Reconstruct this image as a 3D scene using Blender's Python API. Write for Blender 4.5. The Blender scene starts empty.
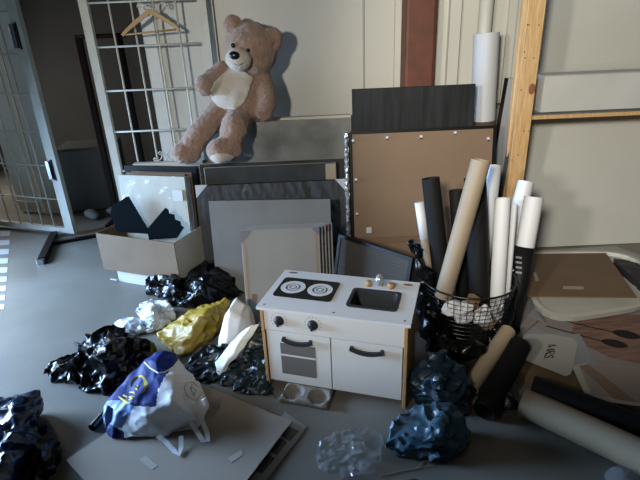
import bpy, bmesh, math, random
from mathutils import Vector, Matrix, noise
from mathutils.bvhtree import BVHTree
SC = bpy.context.scene
C = SC.collection
random.seed(7)
PI = math.pi

# ------------------------------------------------------------ camera, world, light, exposure
F = 480.0; PITCH = math.radians(22.7); ROLL = math.radians(-2.5); H = 1.613
FW = Vector((0, math.cos(PITCH), -math.sin(PITCH)))
_rt = Vector((1, 0, 0)); _up = _rt.cross(FW)
RT = math.cos(ROLL)*_rt + math.sin(ROLL)*_up
UP = -math.sin(ROLL)*_rt + math.cos(ROLL)*_up
CAM = Vector((0, 0, H))
cd = bpy.data.cameras.new('camera'); cam = bpy.data.objects.new('camera', cd); C.objects.link(cam)
cd.sensor_width = 36; cd.lens = 36*F/640; cd.clip_start = .05
m3 = Matrix((RT, UP, -FW)).transposed()
cam.matrix_world = Matrix.Translation(CAM) @ m3.to_4x4()
SC.camera = cam
SC.view_settings.view_transform = 'Standard'; SC.view_settings.look = 'None'
SC.view_settings.gamma = 1; SC.view_settings.use_curve_mapping = False
SC.view_settings.exposure = 0.0

w = bpy.data.worlds.new('world'); SC.world = w; w.use_nodes = True
w.node_tree.nodes['Background'].inputs[0].default_value = (.55, .68, .9, 1)
w.node_tree.nodes['Background'].inputs[1].default_value = .05

def lamp(name, kind, loc, target, energy, color, **kw):
    l = bpy.data.lights.new(name, kind); l.energy = energy; l.color = color
    for k, v in kw.items(): setattr(l, k, v)
    o = bpy.data.objects.new(name, l); C.objects.link(o); o.location = loc
    o.rotation_euler = (Vector(target)-Vector(loc)).to_track_quat('-Z', 'Y').to_euler()
    return o
# warm work lamp hung behind and left of the camera
lamp('work_lamp', 'SPOT', (-1.15, -.25, 1.95), (0.40, 3.6, 1.5), 245, (1, .97, .92), spot_size=math.radians(76), spot_blend=.55, shadow_soft_size=.10)
# second lamp added beside it to brighten the right part of the wall
lamp('right_wall_fill', 'SPOT', (-.45, -.55, 2.05), (2.25, 3.7, 1.3), 620, (1, .965, .89), spot_size=math.radians(56), spot_blend=.75, shadow_soft_size=.16)
# daylight through the doorway of the left wall
lamp('doorway_daylight', 'AREA', (-4.15, 2.65, .9), (-2.4, 2.3, 0), 245, (.40, .63, 1), shape='RECTANGLE', size=1.7, size_y=1.5, spread=math.radians(105))
# dim warm fill light added at an invented opening behind the camera
lamp('rear_fill', 'AREA', (.3, -2.2, 2.1), (.2, 2.4, .3), 1.5, (1, .9, .75), shape='RECTANGLE', size=1.8, size_y=1.0)
# dim daylight in the back room
lamp('back_room_daylight', 'AREA', (-4.6, 5.6, 1.4), (-3, 5.2, .6), 32, (1, .97, .92), shape='RECTANGLE', size=.8, size_y=1.6)

# ------------------------------------------------------------ helpers
def ray(x, y): return FW + RT*(x-320)/F - UP*(y-240)/F
def at(x, y, Y): d = ray(x, y); return CAM + d*(Y/d.y)
def onz(x, y, z=0.0): d = ray(x, y); return CAM + d*((z-H)/d.z)
def onplane(x, y, p, n): d = ray(x, y); return CAM + d*((p-CAM).dot(n)/d.dot(n))
def px(P):
    d = Vector(P)-CAM; z = d.dot(FW); return (320+F*d.dot(RT)/z, 240-F*d.dot(UP)/z)

def V(*a): return Vector(a)
MATS = {}
def mat(name, col, rough=.6, metal=0, spec=.5, alpha=1, bump=0, bscale=30, vary=0, vscale=4, col2=None, coat=0,
        sheen=0, trans=0, crumple=0, cscale=14, stretch=None, det=4, ior=None):
    if name in MATS: return MATS[name]
    m = bpy.data.materials.new(name); m.use_nodes = True; MATS[name] = m
    nt = m.node_tree; b = nt.nodes['Principled BSDF']; L = nt.links.new
    b.inputs['Base Color'].default_value = (*col, 1); b.inputs['Roughness'].default_value = rough
    b.inputs['Metallic'].default_value = metal; b.inputs['Specular IOR Level'].default_value = spec
    b.inputs['Alpha'].default_value = alpha; b.inputs['Coat Weight'].default_value = coat
    b.inputs['Coat Roughness'].default_value = .12
    b.inputs['Sheen Weight'].default_value = sheen; b.inputs['Transmission Weight'].default_value = trans
    if ior: b.inputs['IOR'].default_value = ior
    tc = nt.nodes.new('ShaderNodeTexCoord'); mp = nt.nodes.new('ShaderNodeMapping'); L(tc.outputs['Object'], mp.inputs[0])
    if stretch: mp.inputs['Scale'].default_value = stretch
    if vary or col2:
        n = nt.nodes.new('ShaderNodeTexNoise'); n.inputs['Scale'].default_value = vscale; n.inputs['Detail'].default_value = det
        L(mp.outputs[0], n.inputs[0])
        r = nt.nodes.new('ShaderNodeValToRGB')
        c2 = col2 or tuple(min(1, c*(1-vary)) for c in col)
        r.color_ramp.elements[0].color = (*c2, 1); r.color_ramp.elements[0].position = .35
        r.color_ramp.elements[1].color = (*col, 1); r.color_ramp.elements[1].position = .62
        L(n.outputs['Fac'], r.inputs[0]); L(r.outputs[0], b.inputs['Base Color'])
    if bump:
        n = nt.nodes.new('ShaderNodeTexNoise'); n.inputs['Scale'].default_value = bscale; n.inputs['Detail'].default_value = 3
        L(mp.outputs[0], n.inputs[0])
        bp = nt.nodes.new('ShaderNodeBump'); bp.inputs['Strength'].default_value = bump; bp.inputs['Distance'].default_value = .01
        L(n.outputs['Fac'], bp.inputs['Height']); L(bp.outputs[0], b.inputs['Normal'])
    if crumple:
        nz = nt.nodes.new('ShaderNodeTexNoise'); nz.inputs['Scale'].default_value = 5; L(mp.outputs[0], nz.inputs[0])
        mx = nt.nodes.new('ShaderNodeMixRGB'); mx.inputs[0].default_value = .12; L(mp.outputs[0], mx.inputs[1]); L(nz.outputs['Color'], mx.inputs[2])
        v = nt.nodes.new('ShaderNodeTexVoronoi'); v.inputs['Scale'].default_value = cscale; v.distance = 'MANHATTAN'; L(mx.outputs[0], v.inputs[0])
        v2 = nt.nodes.new('ShaderNodeTexVoronoi'); v2.inputs['Scale'].default_value = cscale*3.1; L(mx.outputs[0], v2.inputs[0])
        ad = nt.nodes.new('ShaderNodeMath'); ad.operation = 'MULTIPLY_ADD'; L(v2.outputs['Distance'], ad.inputs[0]); ad.inputs[1].default_value = .35; L(v.outputs['Distance'], ad.inputs[2])
        bp = nt.nodes.new('ShaderNodeBump'); bp.inputs['Strength'].default_value = crumple; bp.inputs['Distance'].default_value = .03
        L(ad.outputs[0], bp.inputs['Height']); L(bp.outputs[0], b.inputs['Normal'])
    return m

def link(name, bm, m, parent=None, smooth=False, kind=None, label=None):
    bmesh.ops.recalc_face_normals(bm, faces=bm.faces) if not getattr(bm, 'keepn', False) else None
    me = bpy.data.meshes.new(name); bm.to_mesh(me); bm.free()
    for x in (m if isinstance(m, (list, tuple)) else [m]): me.materials.append(x)
    if smooth:
        for p in me.polygons: p.use_smooth = True
    o = bpy.data.objects.new(name, me); C.objects.link(o)
    if parent: o.parent = parent
    if kind: o['kind'] = kind
    if label: o['label'] = label
    return o
def tag(o, label, cat, group=None):
    o['label'] = label; o['category'] = cat
    if group: o['group'] = group
    return o
def thing(name, label, cat, mw=None, group=None):
    o = bpy.data.objects.new(name, None); C.objects.link(o); o.empty_display_size = .1
    if mw is not None: o.matrix_world = mw
    return tag(o, label, cat, group)

def box(bm, lo, hi, mtx=None, mi=0, bevel=0):
    x0, y0, z0 = lo; x1, y1, z1 = hi
    vs = [bm.verts.new(v) for v in ((x0,y0,z0),(x1,y0,z0),(x1,y1,z0),(x0,y1,z0),(x0,y0,z1),(x1,y0,z1),(x1,y1,z1),(x0,y1,z1))]
    if mtx: 
        for v in vs: v.co = mtx @ v.co
    fs = [bm.faces.new([vs[i] for i in f]) for f in ((3,2,1,0),(4,5,6,7),(0,1,5,4),(1,2,6,5),(2,3,7,6),(3,0,4,7))]
    for f in fs: f.material_index = mi
    if bevel:
        es = list({e for f in fs for e in f.edges})
        bmesh.ops.bevel(bm, geom=es, offset=bevel, segments=2, profile=.5, affect='EDGES')
    return fs
def BX(lo, hi, bevel=0):
    bm = bmesh.new(); box(bm, lo, hi, bevel=bevel); return bm
def frame_of(d):
    d = d.normalized(); a = Vector((0, 0, 1)) if abs(d.z) < .9 else Vector((1, 0, 0))
    u = d.cross(a).normalized(); return u, u.cross(d).normalized()
def tubepath(bm, pts, r, seg=8, mi=0, closed=False):
    rings = []; pts = [Vector(p) for p in pts]; n = len(pts); u = None
    for i, p in enumerate(pts):
        if closed: d = pts[(i+1) % n]-pts[i-1]
        else: d = pts[min(i+1, n-1)]-pts[max(i-1, 0)]
        d.normalize()
        if u is None: u, _ = frame_of(d)
        u = (u-d*u.dot(d)).normalized(); v = d.cross(u)
        rr = r[i] if isinstance(r, (list, tuple)) else r
        rings.append([bm.verts.new(p+(u*math.cos(2*PI*k/seg)+v*math.sin(2*PI*k/seg))*rr) for k in range(seg)])
    m = n if closed else n-1
    for i in range(m):
        A, B = rings[i], rings[(i+1) % n]
        for k in range(seg):
            f = bm.faces.new((A[k], A[(k+1) % seg], B[(k+1) % seg], B[k])); f.material_index = mi
    if not closed:
        bm.faces.new(rings[0][::-1]).material_index = mi; bm.faces.new(rings[-1]).material_index = mi
def TP(*a, **k):
    bm = bmesh.new(); tubepath(bm, *a, **k); return bm
def ribbon(bm, pts, wid, t, nrm, mi=0):
    """flat strip along pts, lying perpendicular to nrm, thickness t"""
    pts = [Vector(p) for p in pts]; rings = []
    for i, p in enumerate(pts):
        d = (pts[min(i+1, len(pts)-1)]-pts[max(i-1, 0)]).normalized()
        n = nrm[i] if isinstance(nrm, list) else nrm
        s = d.cross(n).normalized(); w_ = wid[i] if isinstance(wid, (list, tuple)) else wid
        rings.append([bm.verts.new(p+s*w_/2), bm.verts.new(p-s*w_/2), bm.verts.new(p-s*w_/2+n*t), bm.verts.new(p+s*w_/2+n*t)])
    for A, B in zip(rings, rings[1:]):
        for k in range(4): bm.faces.new((A[k], A[(k+1) % 4], B[(k+1) % 4], B[k])).material_index = mi
    bm.faces.new(rings[0][::-1]); bm.faces.new(rings[-1])
def prism(bm, pts, off, mi=0):
    a = [bm.verts.new(p) for p in pts]; b = [bm.verts.new(Vector(p)+off) for p in pts]
    bm.faces.new(a[::-1]).material_index = mi; bm.faces.new(b).material_index = mi
    for i in range(len(a)):
        j = (i+1) % len(a); bm.faces.new((a[i], a[j], b[j], b[i])).material_index = mi
def PR(pts, off):
    bm = bmesh.new(); prism(bm, pts, off); return bm
def lathe(bm, prof, seg=24, mtx=None, mi=0):
    rings = []
    for r, z in prof:
        ring = [bm.verts.new((r*math.cos(2*PI*k/seg), r*math.sin(2*PI*k/seg), z)) for k in range(seg)]
        if mtx:
            for v in ring: v.co = mtx @ v.co
        rings.append(ring)
    for A, B in zip(rings, rings[1:]):
        for k in range(seg): bm.faces.new((A[k], A[(k+1) % seg], B[(k+1) % seg], B[k])).material_index = mi
    if prof[0][0] > 1e-4: bm.faces.new(rings[0][::-1]).material_index = mi
    if prof[-1][0] > 1e-4: bm.faces.new(rings[-1]).material_index = mi
def LT(prof, seg=24, mtx=None):
    bm = bmesh.new(); lathe(bm, prof, seg, mtx); bmesh.ops.remove_doubles(bm, verts=bm.verts, dist=1e-6); return bm
def zmat(p, d):
    u, v = frame_of(Vector(d)); d = Vector(d).normalized()
    return Matrix.Translation(p) @ Matrix((u, d.cross(u), d)).transposed().to_4x4()
def mod_apply(o, mods):
    for t, kw in mods:
        m = o.modifiers.new(t, t)
        for k, v in kw.items(): setattr(m, k, v)
    dg = bpy.context.evaluated_depsgraph_get(); dg.update()
    me = bpy.data.meshes.new_from_object(o.evaluated_get(dg)); old = o.data
    o.modifiers.clear(); o.data = me; bpy.data.meshes.remove(old)

def blob_mesh(blobs, voxel=.01, smooth=3):
    """ellipsoids (centre, radii, optional rotation matrix) or capsule chains merged into one skin"""
    bm = bmesh.new()
    for b in blobs:
        if b[0] == 'cap':
            _, p, q, r1, r2 = b; n = max(3, int((q-p).length/min(r1, r2)*2.5))
            for i in range(n+1):
                t = i/n; r = r1+(r2-r1)*t
                bmesh.ops.create_icosphere(bm, subdivisions=2, radius=r, matrix=Matrix.Translation(p.lerp(q, t)))
        else:
            c, r = b[0], b[1]; R = b[2] if len(b) > 2 else Matrix.Identity(4)
            bmesh.ops.create_icosphere(bm, subdivisions=3, radius=1, matrix=Matrix.Translation(c) @ R @ Matrix.Diagonal((r[0], r[1], r[2], 1)))
    me = bpy.data.meshes.new('tmp'); bm.to_mesh(me); bm.free()
    o = bpy.data.objects.new('tmp', me); C.objects.link(o)
    mod_apply(o, [('REMESH', dict(mode='VOXEL', voxel_size=voxel)), ('SMOOTH', dict(factor=.7, iterations=smooth))])
    return o
def crumple(o, a1, s1, a2, s2, seed=0, floor=.002, a3=0.0, s3=40, facet=.16):
    """creased film: outward ridges and long folds, then collapsed to flat facets"""
    me = o.data; off = Vector((seed*3.17, seed*1.31, seed*7.7)); rg = random.Random(seed)
    R = Matrix.Rotation(rg.uniform(0, PI), 3, 'Z') @ Matrix.Rotation(rg.uniform(.2, 1.0), 3, 'X')
    nr = [v.normal.copy() for v in me.vertices]
    for v, n in zip(me.vertices, nr):
        p = v.co; q = p + .04*noise.noise_vector(p*7+off); f = R @ q
        f = Vector((f.x, f.y*.28, f.z))
        h1 = 1-2.4*abs(noise.noise(f*s1+off)); h2 = 1-2.4*abs(noise.noise(q*s2*.8+off*2)); h3 = 1-2.4*abs(noise.noise(f*s2*1.3+off*3))
        d = a1*(h1-.55)*1.0 + a2*(h2-.5)*.8 + a2*(h3-.5)*.9
        co = p + n*d + noise.noise_vector(q*s1*.7-off)*a1*.6
        if co.z < floor: co.z = floor
        v.co = co
    if facet: mod_apply(o, [('DECIMATE', dict(ratio=facet))])
    for v in o.data.vertices:
        if v.co.z < floor: v.co.z = floor
    try: o.data.set_sharp_from_angle(angle=math.radians(32))
    except Exception: pass
    return o
def hullobj(hulls, voxel, smooth):
    bm = bmesh.new()
    for pts in hulls:
        vs = [bm.verts.new(p) for p in pts]
        bmesh.ops.convex_hull(bm, input=vs)
    bmesh.ops.delete(bm, geom=[v for v in bm.verts if not v.link_faces], context='VERTS')
    me = bpy.data.meshes.new('tmp'); bm.to_mesh(me); bm.free()
    o = bpy.data.objects.new('tmp', me); C.objects.link(o)
    mod_apply(o, [('REMESH', dict(mode='VOXEL', voxel_size=voxel)), ('SMOOTH', dict(factor=.7, iterations=smooth))])
    return o
def hull_bag(name, label, cat, hulls, m, seed, a1=.030, s1=8, a2=.016, s2=21, voxel=.007, smooth=4, facet=.24, group=None):
    """hulls: lists of (px,py,z); every point also drops a foot near the floor"""
    H = []
    for h in hulls:
        pts = [onz(*p) for p in h]; c = sum(pts, Vector())/len(pts)
        H.append(pts+[Vector(((p.x-c.x)*.9+c.x, (p.y-c.y)*.9+c.y, .002)) for p in pts])
    o = hullobj(H, voxel, smooth); crumple(o, a1, s1, a2, s2, seed, facet=facet)
    o.name = name; o.data.name = name; o.data.materials.append(m)
    for p in o.data.polygons: p.use_smooth = True
    c = sum((v.co for v in o.data.vertices), Vector())/len(o.data.vertices); c.z = 0
    o.data.transform(Matrix.Translation(-c)); o.location = c
    return tag(o, label, cat, group)

def ground_bag(name, label, cat, blobs, m, seed, a1=.05, s1=7, a2=.018, s2=20, a3=.006, s3=50, voxel=.009, smooth=2, group=None, flat=False):
    """blobs: (px,py,z, rx,ry,rz[, rotz])"""
    bl = []
    for b in blobs:
        c = onz(b[0], b[1], b[2]); R = Matrix.Rotation(math.radians(b[6]), 4, 'Z') if len(b) > 6 else Matrix.Identity(4)
        bl.append((c, b[3:6], R))
    o = blob_mesh(bl, voxel, smooth); crumple(o, a1, s1, a2, s2, seed, a3=a3, s3=s3)
    o.name = name; o.data.name = name; o.data.materials.clear(); o.data.materials.append(m)
    for p in o.data.polygons: p.use_smooth = True
    # origin to the base
    c = sum((v.co for v in o.data.vertices), Vector())/len(o.data.vertices); c.z = 0
    o.data.transform(Matrix.Translation(-c)); o.location = c
    return tag(o, label, cat, group)

# ------------------------------------------------------------ materials
M_wall = mat('wall_paint', (.56, .545, .47), .45, vary=.06, vscale=1.5, bump=.05, bscale=60)
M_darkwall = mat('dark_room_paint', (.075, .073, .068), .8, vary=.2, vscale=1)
M_ceil = mat('ceiling_paint', (.06, .06, .055), .8)
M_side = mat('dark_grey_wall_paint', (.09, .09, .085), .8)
M_white = mat('white_lacquer', (.66, .66, .6), .35)
M_gate = mat('gate_paint', (.56, .54, .45), .5, vary=.12, vscale=12)
M_red = mat('red_oxide_paint', (.135, .036, .013), .6, vary=.35, vscale=6, bump=.05)
M_pine = mat('pine_wood', (.56, .37, .17), .6, col2=(.44, .25, .10), vscale=9, stretch=(9, 9, .8), det=6)
M_birch = mat('birch_edge', (.45, .27, .11), .5, col2=(.36, .2, .08), vscale=12, stretch=(6, 6, .6))
M_blackwood = mat('black_wood_grain', (.020, .021, .021), .6, spec=.2, col2=(.009, .0095, .0095), vscale=6, stretch=(4, 4, .35), det=6, bump=.1)
M_fibre = mat('brown_fibreboard', (.175, .112, .064), .7, vary=.12, vscale=2)
M_card = mat('cardboard', (.16, .10, .052), .75, vary=.15, vscale=5)
M_cardlight = mat('card_sheet', (.30, .245, .19), .7, vary=.05, vscale=2)
M_black = mat('black_plastic_frame', (.005, .005, .005), .45, spec=.2)
M_blackpaper = mat('black_paper', (.006, .006, .006), .7, spec=.15)
M_kraft = mat('kraft_paper', (.215, .165, .105), .65, vary=.1, vscale=3)
M_paper = mat('white_paper', (.49, .49, .485), .6)
M_grey = mat('grey_canvas', (.17, .16, .14), .65, vary=.12, vscale=5)
M_dgrey = mat('dark_grey_canvas', (.05, .05, .046), .7, spec=.2, vary=.35, vscale=5)
M_mottle = mat('brushed_grey_panel', (.30, .30, .27), .28, metal=.35, col2=(.15, .15, .14), vscale=3.5, bump=.03)
M_offwhite = mat('offwhite_board', (.60, .57, .48), .5)
M_metal = mat('galvanised_metal', (.5, .52, .54), .25, metal=1)
M_steel = mat('polished_steel', (.75, .78, .8), .12, metal=1)
M_chrome = mat('silver_plastic_tap', (.6, .63, .66), .2, metal=.7)
M_plasticblack = mat('black_bag_plastic', (.002, .002, .002), .27, spec=.35, crumple=.15, cscale=9)
M_bluebag = mat('navy_bag_plastic', (.008, .02, .045), .25, spec=.5, crumple=.15, cscale=8)
M_tealbag = mat('dark_teal_bag_plastic', (.004, .012, .016), .38, crumple=.12, cscale=12)
M_blue2 = mat('dusty_blue_bag_plastic', (.026, .062, .088), .42, crumple=.12, cscale=9)
M_yellow = mat('yellow_bag_plastic', (.30, .19, .012), .5, crumple=.12, cscale=12)
M_whitebag = mat('white_bag_plastic', (.66, .70, .74), .35, crumple=.3, cscale=14)
M_foam = mat('white_foam_sheet', (.70, .71, .70), .55)
M_film = mat('clear_film', (.40, .42, .43), .14, alpha=.18, spec=1, crumple=.5, cscale=12)
M_filmflat = mat('stretch_film', (.7, .7, .68), .08, alpha=.16, spec=1, crumple=.35, cscale=5)
M_fur = mat('rose_brown_plush', (.38, .235, .155), .95, sheen=.5, bump=1, bscale=160, vary=.2, vscale=30)
M_cream = mat('cream_plush', (.60, .52, .41), .95, sheen=.5, bump=1, bscale=150)
M_nose = mat('black_nose', (.008, .007, .007), .25)
M_eye = mat('dark_eye', (.015, .008, .004), .1)
M_eyew = mat('eye_rim', (.62, .57, .48), .5)

def floor_mat():
    m = mat('painted_concrete', (.25, .25, .24), .38, spec=.35)
    nt = m.node_tree; b = nt.nodes['Principled BSDF']; L = nt.links.new
    tc = nt.nodes.new('ShaderNodeTexCoord')
    n = nt.nodes.new('ShaderNodeTexNoise'); n.inputs['Scale'].default_value = 1.6; n.inputs['Detail'].default_value = 6; L(tc.outputs['Object'], n.inputs[0])
    r = nt.nodes.new('ShaderNodeValToRGB'); r.color_ramp.elements[0].color = (.135, .120, .094, 1); r.color_ramp.elements[0].position = .3
    r.color_ramp.elements[1].color = (.20, .186, .158, 1); r.color_ramp.elements[1].position = .7
    L(n.outputs['Fac'], r.inputs[0]); L(r.outputs[0], b.inputs['Base Color'])
    n2 = nt.nodes.new('ShaderNodeTexNoise'); n2.inputs['Scale'].default_value = 7; n2.inputs['Detail'].default_value = 5; L(tc.outputs['Object'], n2.inputs[0])
    mr = nt.nodes.new('ShaderNodeMapRange'); mr.inputs[3].default_value = .36; mr.inputs[4].default_value = .55; L(n2.outputs['Fac'], mr.inputs[0]); L(mr.outputs[0], b.inputs['Roughness'])
    return m
M_floor = floor_mat()

# ------------------------------------------------------------ the setting
WY = 3.9
def struct(name, bm, m, parent=None): 
    o = link(name, bm, m, parent)
    if not parent: o['kind'] = 'structure'
    return o
struct('floor', BX((-5.2, -2.6, -.1), (3.4, 7.2, 0)), M_floor)
struct('ceiling', BX((-5.2, -2.6, 2.7), (3.4, 7.2, 2.8)), M_ceil)
struct('wall_back', BX((-1.245, WY, 0), (3.3, WY+.12, 2.7)), M_wall)
struct('wall_right', BX((3.3, -2.5, 0), (3.4, WY+.12, 2.7)), M_side)
bm = bmesh.new(); box(bm, (-5.2, -2.6, 0), (3.4, -2.5, 1.5)); box(bm, (-5.2, -2.6, 1.5), (-.7, -2.5, 2.7)); box(bm, (1.3, -2.6, 1.5), (3.4, -2.5, 2.7)); box(bm, (-.7, -2.6, 2.62), (1.3, -2.5, 2.7))
struct('wall_front', bm, M_side)
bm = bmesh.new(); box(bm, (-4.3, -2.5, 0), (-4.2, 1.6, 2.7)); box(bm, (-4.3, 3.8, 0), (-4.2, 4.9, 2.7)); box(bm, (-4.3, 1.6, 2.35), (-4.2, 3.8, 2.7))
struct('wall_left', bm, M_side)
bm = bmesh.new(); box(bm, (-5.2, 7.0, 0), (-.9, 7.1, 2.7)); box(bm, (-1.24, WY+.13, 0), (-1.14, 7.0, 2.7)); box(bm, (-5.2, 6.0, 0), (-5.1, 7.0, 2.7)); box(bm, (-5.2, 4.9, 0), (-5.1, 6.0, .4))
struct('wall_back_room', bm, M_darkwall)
# seams and battens of the wall panels
x = .40
struct('trim_1', BX((.385, WY-.012, .9), (.398, WY, 2.7)), mat('seam_paint', (.36, .35, .31), .6))
struct('trim_2', BX((.40, WY-.018, 0), (.62, WY, 2.7)), M_wall)
struct('trim_3', BX((-.735, WY-.05, 0), (-.70, WY, 2.7)), M_wall)
struct('trim_4', BX((-1.245, WY-.02, 0), (-1.15, WY, 2.7)), M_white)
struct('trim_5', BX((1.02, WY-.06, 0), (1.10, WY, 2.7)), M_wall)
struct('trim_6', BX((1.46, WY-.03, 0), (1.52, WY, 2.7)), M_wall)

# red steel column
t = thing('steel_column', 'rust-red painted round steel column against the white wall behind the black panel', 'column', Matrix.Translation((.778, 3.775, 0)))
link('shaft', BX((-.108, -.09, .016), (.108, .12, 2.7), .02), M_red, t)
link('base_plate', BX((-.12, -.12, 0), (.12, .12, .015)), M_red, t)
# pipe on the wall
o = link('wall_pipe', LT([(.05, 0), (.05, 2.7)], 20), M_wall, None, True); o.location = (1.27, 3.82, 0)
tag(o, 'off-white vertical pipe running up the wall above the white paper roll', 'pipe')

# ------------------------------------------------------------ gate leaves
def gate_leaf(p0, p1, z0, zt, rails, spacing, label, plates=(), scrolls=(), stile=.06, first=None):
    """p0 -> p1 left to right on the floor"""
    p0 = Vector(p0); p1 = Vector(p1); d = (p1-p0); W = d.length; a = math.atan2(d.y, d.x)
    t = thing('security_gate', label, 'gate', Matrix.Translation((p0.x, p0.y, 0)) @ Matrix.Rotation(a, 4, 'Z'))
    bm = bmesh.new(); D = .02
    box(bm, (0, -D, z0), (stile, D, zt)); box(bm, (W-stile, -D, z0), (W, D, zt))
    box(bm, (stile, -D, z0), (W-stile, D, z0+.045)); box(bm, (stile, -D, zt-.045), (W-stile, D, zt))
    link('frame', bm, M_gate, t)
    x = W-stile-spacing if first is None else first
    while x > stile+.03:
        link('bar', TP([(x, 0, z0+.04), (x, 0, zt-.04)], .007, 8), M_gate, t, True); x -= spacing
    for z in rails:
        link('rail', TP([(stile-.005, -.008, z), (W-stile+.005, -.008, z)], .007, 8), M_gate, t, True)
    for (cx, cz, s) in scrolls:
        bm = bmesh.new()
        sp = [(.037+.017*(1-.55*i/12)*math.cos(PI-i*.48), .085+.017*(1-.55*i/12)*math.sin(PI-i*.48)) for i in range(13)][::-1]
        mid = [(.020*(1-u)**2+2*u*(1-u)*.024+u*u*.085, .085*(1-u)**2+2*u*(1-u)*.024+u*u*.020) for u in [k/10 for k in range(1, 10)]]
        cu = sp+mid+[(y_, x_) for x_, y_ in sp[::-1]]
        for qx in (-1, 1):
            for qz in (-1, 1):
                tubepath(bm, [(cx+qx*a_*s, -.012, cz+qz*b_*s) for a_, b_ in cu], .0045, 6)
        link('scroll_ornament', bm, M_gate, t, True)
    for (xx, z, h) in plates:
        pl = link('hinge_bracket', BX((xx-.02, -.045, z), (xx+.02, -.021, z+h), .003), M_metal, t, label='galvanised latch bracket')
        link('bracket_slot', BX((xx+.026, -.026, z-.01), (xx+.042, -.0205, z+h+.01)), M_black, pl)
    return t
GL = at(72, 232, 4.2); GL0 = onz(-2, 222, .03)
p1 = (-2.28, 4.21, 0); p0 = (-3.42, 4.63, 0)
zs = [at(40, yy, 4.38).z for yy in (11, 53, 92, 129, 163, 196)]
gate_leaf(p0, p1, .03, 2.25, zs+[zs[0]+.4*0+ (zs[0]-zs[1])], (.145), 'white barred security gate leaf at far left, swung into the dark room', plates=((1.13, at(62, 178, 4.25).z, .17), (1.13, at(28, 48, 4.2).z, .18)), scrolls=((.69, zs[4], 1.15),), stile=.10)
zr = [at(110, yy, 3.75).z for yy in (2.5, 47, 91, 132, 171, 208)]
g2 = gate_leaf((-1.60, 3.74, 0), (-.72, 3.74, 0), .03, 2.25, zr, .155, 'white barred security gate leaf standing open against the white wall beside the bear', scrolls=((.5, at(155, 3, 3.74).z+.02, 1.0), (.42, at(150, 162, 3.74).z-.01, .9)), first=.665)

# coat hanger on the gate's rail
hp = at(150, 9, 3.70)
t = thing('coat_hanger', 'pale wooden coat hanger with crossbar hooked on the open gate', 'coat hanger', Matrix.Translation(hp))
L_, R_ = at(122, 35.5, 3.66)-hp, at(179, 30, 3.66)-hp; top = at(149.5, 11, 3.66)-hp
pts = []
for i in range(13):
    u = i/12; p = L_.lerp(R_, u); k = 1-abs(2*u-1); p = p + (top-(L_+R_)/2)*(k**.85 if k > 0 else 0); pts.append(p)
bm = bmesh.new(); ribbon(bm, pts, [.020+.012*(1-abs(2*i/12-1)) for i in range(13)], .016, Vector((0, 1, 0)))
link('shoulder', bm, mat('hanger_wood', (.42, .25, .09), .45), t)
link('crossbar', TP([L_+V(.02, .008, .004), R_+V(-.02, .008, .004)], .006, 8), MATS['hanger_wood'], t, True)
hk = [top+V(0, .008, .02)]+[top+V(.022*math.sin(a), .008, .062-.022*math.cos(a)) for a in [x*PI/8 for x in range(0, 13)]]
link('hook', TP(hk, .002, 6), M_steel, t, True)

# ------------------------------------------------------------ things in the dark room
g = onz(47, 221, 0)
t = thing('door_panel', 'pale cream door panel standing behind the far-left gate leaf', 'panel', Matrix.Translation((-3.25, 5.0, 0)) @ Matrix.Rotation(-.3, 4, 'Z'))
link('board', BX((0, 0, .02), (.30, .04, 2.2), .003), M_white, t); link('edge_rail', BX((.0, -.012, .1), (.30, 0, .14)), M_white, t)
t2 = thing('door_panel', 'cream panel nearest the doorway, right of its twin behind the gate', 'panel', Matrix.Translation((-2.93, 4.92, 0)) @ Matrix.Rotation(-.25, 4, 'Z'))
link('board', BX((0, 0, .02), (.26, .04, 2.2), .003), M_white, t2); link('edge_rail', BX((.0, -.012, .1), (.26, 0, .14)), M_white, t2)
c0 = onz(72, 222, 0)
t = thing('storage_cabinet', 'pale grey low cabinet standing in the dark back room', 'cabinet', Matrix.Translation((-2.42, 4.95, 0)) @ Matrix.Rotation(math.radians(12), 4, 'Z'))
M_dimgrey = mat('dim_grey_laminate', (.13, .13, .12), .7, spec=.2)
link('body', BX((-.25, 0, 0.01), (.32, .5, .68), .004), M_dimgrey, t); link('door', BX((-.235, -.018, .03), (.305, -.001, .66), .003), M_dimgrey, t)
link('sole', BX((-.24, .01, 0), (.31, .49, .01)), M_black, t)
for i, (x_, y_) in enumerate(((-2.35, 4.72), (-2.12, 4.78))):
    o = blob_mesh([((V(0, 0, .045)), (.06, .11, .045)), (V(0, -.06, .035), (.05, .08, .035))], .008); o.name = 'slipper'; o.data.materials.append(mat('grey_felt', (.22, .21, .19), .8)); o.location = (x_, y_, 0)
    o.rotation_euler = (0, 0, .8+i*.5); [setattr(p, 'use_smooth', True) for p in o.data.polygons]
    tag(o, ['grey slipper on the dark floor nearer the gate stile', 'grey slipper on the dark floor in front of the low cabinet'][i], 'slipper', 'slippers by the cabinet')
# garment rack
A, B = at(80, 37, 4.6), at(133, 37, 4.6); LB = at(113, 195, 4.6)
t = thing('garment_rack', 'dark brown garment rack standing in the shadowy back room', 'rack', Matrix.Translation((LB.x, 4.6, 0)))
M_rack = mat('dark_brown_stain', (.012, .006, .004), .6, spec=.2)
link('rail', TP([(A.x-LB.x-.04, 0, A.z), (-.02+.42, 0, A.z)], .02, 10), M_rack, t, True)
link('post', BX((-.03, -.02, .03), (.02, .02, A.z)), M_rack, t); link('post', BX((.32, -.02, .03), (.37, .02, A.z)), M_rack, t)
link('foot', BX((-.05, -.2, 0), (.03, .2, .03)), M_rack, t); link('foot', BX((.31, -.2, 0), (.38, .2, .03)), M_rack, t)
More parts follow.
